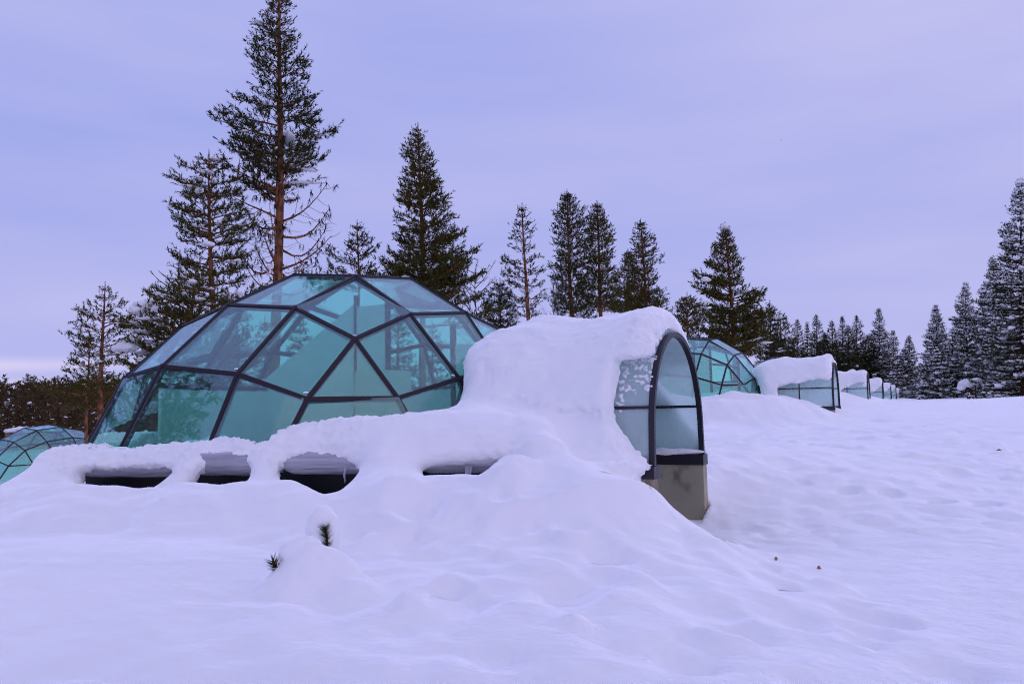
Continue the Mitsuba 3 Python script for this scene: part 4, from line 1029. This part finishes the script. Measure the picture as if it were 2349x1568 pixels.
for k, (px, py, hw, d, lab) in enumerate(((236, 292, 26, 21, 'young snowy pine seen through the left panes of the nearest dome'), (265, 318, 20, 27, 'low snowy pine seen through the middle panes of the nearest dome'), (300, 312, 18, 24, 'low pine seen through the roof panes left of the partition'), (398, 306, 20, 26, 'pine seen through the right-hand panes of the nearest dome'), (432, 322, 22, 30, 'low pine seen through the rightmost panes of the nearest dome'), (218, 330, 22, 30, 'far low pine seen through the lower left panes of the nearest dome'))):
    tree_px(lab, d, (px, py), (px + 1, 392), [(py, px - .8, px + .8), (py + 20, px - hw * .4, px + hw * .4), (py + 45, px - hw * .8, px + hw * .75), (395, px - hw, px + hw)], seed=250 + k, trunk_r=0.08, whorl=0.45, per=6, dens=0.8, snow=0.16, mat='mat_needle_olive', group='pines standing behind the nearest dome')
# trees beyond the left edge that the steep panes mirror
for k, (x, y, h) in enumerate(((-13.0, 9.5, 11.5), (-15.5, 12.5, 13.0), (-11.5, 7.0, 10.0))):
    g = ground_at(x, y)
    prof = [(g + h, .03, .03), (g + h * .8, .7, .7), (g + h * .5, 1.5, 1.5), (g + h * .2, 1.9, 1.9)]
    conifer(['nearest of the pines beyond the left edge of the view', 'tallest of the pines beyond the left edge of the view', 'smallest of the pines beyond the left edge of the view'][k], (x, y, g - .2), (x, y, g + h), prof, 22, seed=200 + k, trunk_r=0.12, whorl=0.5, per=6, dens=0.8, snow=0.03, mat='mat_needle_dark', group='pines beyond the left edge')


flecks()


# bare trees
def bare(label, base, top, seed, mat, nbr, spread, r0, up=0.7, name='bare_tree', cat='bare tree', zlo=0.35, sub=5):
    r = np.random.default_rng(seed); base, top = np.array(base, float), np.array(top, float); parts = []
    k = np.linspace(0, 1, 12); H = top[2] - base[2]
    ln = base + np.outer(k, top - base) + np.stack([0.02 * H * np.sin(k * 7 + seed), 0.02 * H * np.sin(k * 5), 0 * k], 1) * k[:, None]
    parts.append(tube(ln, r0 * (1 - k) + 0.006, 6))
    for b in range(nbr):
        t = r.uniform(zlo, 0.97); p = np.array([np.interp(t, k, ln[:, c]) for c in range(3)])
        a = r.uniform(0, 2 * math.pi); L = spread * (1.15 - t * 0.8) * r.uniform(0.5, 1.1)
        d = np.array([math.cos(a), math.sin(a), up * r.uniform(0.3, 1.3)]); s = np.linspace(0, 1, 7)
        br = p + np.outer(s * L, d) + np.outer(s ** 2, [0, 0, 0.3 * L]) + np.cumsum(r.normal(0, 0.035 * L, (7, 3)), 0) * s[:, None]
        parts.append(tube(br, (0.012 + 0.006 * L) * (1 - 0.8 * s) , 4))
        for j in range(sub):
            u = r.uniform(0.3, 1); q = np.array([np.interp(u, s, br[:, c]) for c in range(3)])
            dv = d + r.normal(0, 0.6, 3); l2 = L * r.uniform(0.2, 0.45) * (1.2 - u)
            parts.append(tube([q, q + dv * l2 * .5 + r.normal(0, .03, 3), q + dv * l2 + [0, 0, .1 * l2]], np.array([.008, .006, .003]), 3))
    key = thing(name, label, cat); put(cat_(parts), mat, key, 'trunk', smooth=True)


p = at(185, 250, 15.5); g = ground_at(p[0], p[1]); bare('dead grey leafless snag in front of the bushy pine left of the tallest pine', (p[0], p[1], g - .2), p, 5, 'mat_bark_grey', 22, 1.05, 0.065, 0.75, 'dead_tree', 'dead tree', 0.55, 5)
p = at(474, 266, 27); f = at(490, 330, 27); g = ground_at(f[0], f[1]); bare('leafless pale birch leaning left beside the small dark spruce', (f[0], f[1], g - .2), p, 6, 'mat_birch_twig', 26, 1.5, 0.05, 1.0, 'birch_tree', 'birch tree', 0.3, 7)
p = at(553, 285, 30); g = ground_at(p[0], p[1]); bare('thin leafless birch at the foot of the twin tall pines', (p[0], p[1], g - .2), p, 7, 'mat_birch_twig', 24, 1.3, 0.045, 0.9, 'birch_tree', 'birch tree', 0.3, 6)

# the wooded hillside beyond the valley
def forest():
    r = np.random.default_rng(31); T = Tree(32); P, A, sp_, st_, ss_ = [], [], [], [], []
    pts = []
    while len(pts) < 2600:
        c, t = r.uniform(-300, -72), r.uniform(20, 330)
        x, y = c * CU[0] + t * TU[0], c * CU[1] + t * TU[1]
        if y < 55 or x / y < -0.95 or x / y > -0.16: continue
        pts.append((x, y))
    pts = np.array(pts); gz = land(pts[:, 0], pts[:, 1])
    for (x, y), g in zip(pts, gz):
        d = math.hypot(x, y); h = r.uniform(4.5, 9.0); n = int(np.clip(6800 / d, 30, 100)); rad = h * r.uniform(0.15, 0.24)
        u = r.random(n) ** 0.75; a = r.uniform(0, 6.283, n); q = rad * u * np.sqrt(r.uniform(0.2, 1, n)) * r.uniform(0.7, 1.1, n)
        P.append(np.stack([x + q * np.cos(a), y + q * np.sin(a), g + h * (1.0 - 0.92 * u)], 1))
        A.append(np.stack([np.cos(a), np.sin(a), 0.55 + 0 * a], 1) + r.normal(0, .3, (n, 3)))
        m_ = int(r.integers(0, 6) * np.clip(120 / d, 0.3, 2))
        if m_:
            a = r.uniform(0, 6.283, m_); u = r.uniform(0.3, 1, m_)
            sp_.append(np.stack([x + rad * u * np.cos(a) * 1.0, y + rad * u * np.sin(a) * 1.0, g + h * (1 - 0.9 * u) + .1], 1)); st_.append(np.stack([np.cos(a), np.sin(a), -.2 + 0 * a], 1))
            z_ = r.uniform(.15, .45, m_); ss_.append(np.stack([z_, z_ * .5, z_ * .3], 1))
    P, A = np.vstack(P), np.vstack(A)
    T.tufts(P, A, 0.5, 0.95, 0.42, 3, spread=(0.2, 0.9))
    T.blobs(np.vstack(sp_), np.vstack(st_), np.vstack(ss_))
    put(cat_(T.need), 'mat_forest', 'forest', 'crowns', kind='stuff'); put(cat_(T.snow), 'mat_snow_plain', 'forest', 'snow', kind='stuff')
    tag('forest', 'dark brown-green conifer forest flecked with snow over the far hillside', 'forest', kind='stuff')


forest()
rh = np.random.default_rng(90)
HILL = ['tree-top standing up from the far ridge near the left edge', 'second tree-top on the far ridge from the left edge', 'third tree-top on the far ridge from the left edge']
for k, (px, py, d) in enumerate(((27, 373, 200), (58, 375, 205), (92, 375, 210))):
    tree_px(HILL[k], d, (px, py), (px, 392), [(py, px - .5, px + .5), (py + 6, px - 4, px + 4), (py + 14, px - 6, px + 6)], seed=300 + k, trunk_r=0.15, whorl=1.0, per=6, dens=0.6, mat='mat_forest', bark_='mat_bark_dark', group='tree-tops on the far ridge', name='ridge_tree', cat='conifer tree')
for k, (px, py, d) in enumerate(((12, 425, 75), (45, 420, 78), (70, 415, 70), (60, 400, 95), (90, 405, 66), (100, 398, 60), (30, 402, 100), (118, 402, 58), (8, 398, 100))):
    tree_px(['nearest brownish pine left of the timber hut', 'brownish pine right above the timber hut roof', 'brownish pine behind the left igloo, centre', 'pine half way up the left hillside', 'brownish pine at the right of the left igloo', 'taller brownish pine close to the edge of the nearest dome', 'pine above the timber hut half way up the hillside', 'brownish pine hugging the left edge of the nearest dome', 'pine at the left edge half way up the hillside'][k], d, (px, py), (px, py + 1500 / d * 3),
            [(py, px - .5, px + .5), (py + 350 / d * 4, px - 300 / d * 2.0, px + 300 / d * 2.0), (py + 1450 / d * 3, px - 420 / d * 2.0, px + 420 / d * 2.0)], seed=320 + k, trunk_r=0.12, whorl=0.7, per=6, dens=0.6, snow=0.08, mat='mat_forest', bark_='mat_bark_dark', group='pines on the left hillside', name='hillside_pine', cat='pine tree')

# ------------------------------------------------------------------ small things
def sprig(label, px, py, d, ax, L, seed, capoff):
    r = np.random.default_rng(seed); T = Tree(seed); p = at(px, py, d); ax = np.array(ax, float); ax /= np.linalg.norm(ax)
    k = np.linspace(-0.9, 1, 8)[:, None]; st = p + ax * k * L; T.wood.append(tube(st, 0.008 * (1 - 0.4 * np.linspace(0, 1, 8)), 6))
    pos = p + ax * r.uniform(-0.5, 1.0, (20, 1)) * L
    T.tufts(pos, np.tile(ax, (20, 1)), 0.03, 0.058, 0.005, 7, spread=(0.5, 1.1))
    key = thing('pine_sapling', label, 'pine sapling', 'saplings poking through the snow'); put(cat_(T.wood), 'mat_bark_dark', key, 'stem', smooth=True); put(cat_(T.need), 'mat_needle_dark', key, 'needles')
    c = p + np.array(capoff); put(lump((c - ax * 0.06, c + ax * 0.04), 0.10, seed, 1.25), 'mat_snow', key, 'snow_hood', smooth=True)


sprig('upper pine sapling tip under a hood of snow in the foreground', 327, 541, 4.5, (-0.05, -0.25, 1), 0.085, 401, (-0.045, 0.11, 0.055))
sprig('lower left pine sapling tip leaning out of the snow mound', 281, 573, 4.13, (-0.5, -0.45, 1), 0.085, 402, (0.085, 0.11, 0.035))
for k, (px, py, d, w, lab) in enumerate(((968, 395, 72, 0.24, 'left short dark bollard light with a snow mound beside the road'), (988, 396.5, 66, 0.34, 'right short dark bollard light with a snow mound beside the road'))):
    key = thing('bollard_light', lab, 'bollard light', 'bollard lights beside the road'); p = at(px, py, d)
    body = [trimesh.creation.cylinder(w * 0.42, 0.8, sections=14)] + [trimesh.creation.cylinder(w * 0.5, 0.05, sections=14) for _ in range(3)]
    body[0].apply_translation(p + [0, 0, -0.25])
    for j in range(3): body[1 + j].apply_translation(p + [0, 0, 0.10 - 0.11 * j])
    put(union(body), 'mat_black', key, 'post', smooth=30); put(lump((p + [-.05, 0, .2], p + [.05, 0, .2]), w * 0.5, 7 + k, 0.7), 'mat_snow_plain', key, 'snow', smooth=True)
key = thing('snowy_bush', 'stunted bush bent under big pillows of snow at the edge of the right-hand wood', 'bush'); p = at(974, 384, 78)
T = Tree(55)
for dx in (-0.5, 0.1, 0.9): T.wood.append(tube([p + [dx, 0, -1.6], p + [dx * 1.1, 0, -0.6], p + [dx * 1.3, 0, 0.1]], [.09, .07, .04], 5))
T.blobs(np.array([p + [-.7, 0, .1], p + [.3, 0, .25], p + [1.2, 0, 0], p + [-1.3, 0, -.25], p + [1.9, 0.3, -.3]]), np.tile([1.0, .1, 0], (5, 1)), np.array([[.8, .5, .4], [.7, .5, .4], [.7, .5, .35], [.4, .4, .3], [.5, .4, .4]]), True)
put(cat_(T.wood), 'mat_bark_dark', key, 'stems', smooth=True); put(cat_(T.snow), 'mat_snow_plain', key, 'snow', smooth=True, kind='stuff')
# scraps of bark and leaf lying on the path
for k, (px, py, L, lab) in enumerate(((819, 568, 0.016, 'dark scrap of bark lying on the path below the entrance'), (776, 559, 0.025, 'curled brown leaf standing on the edge of the path bank'), (999, 450, 0.04, 'dark twig scrap lying on the road at the right'))):
    lo_, hi_ = 3.0, 40.0
    for _ in range(40):
        md = (lo_ + hi_) / 2; q = at(px, py, md)
        if q[2] > ground_at(q[0], q[1]): lo_ = md
        else: hi_ = md
    q = at(px, py, lo_); a = 0.3 + k; dv = np.array([math.cos(a), math.sin(a), 0.25 if k == 1 else 0.03])
    t = put(tube([q - dv * L, q + [0, 0, .012], q + dv * L], np.array([.004, .012, .003]) * (1 + L * 6), 5), 'mat_timber', '', 'bark_scrap', smooth=True); tag(t, lab, 'scrap', 'scraps lying on the snow')
# a bird far off in the sky
bp = at(781, 140.5, 90.0)
wv = 0.4 * np.array([(-.55, 0, .22), (-.2, .05, .26), (0, .12, .08), (0, -.14, .08), (.2, .05, .26), (.55, 0, .20), (0, .0, 0.0), (0, .28, .04), (0, -.3, .05)])
wf = np.array([(0, 1, 3), (1, 2, 3), (2, 4, 3), (4, 5, 3), (2, 6, 3), (2, 7, 6), (3, 6, 8), (2, 4, 7)])
t = put((wv + bp, wf), 'mat_black', '', 'bird'); tag(t, 'tiny dark bird gliding in the empty sky at the upper right', 'bird')
for k in list(labels):
    if not any(s == k or s.startswith(k + '__') for s in scene): del labels[k]
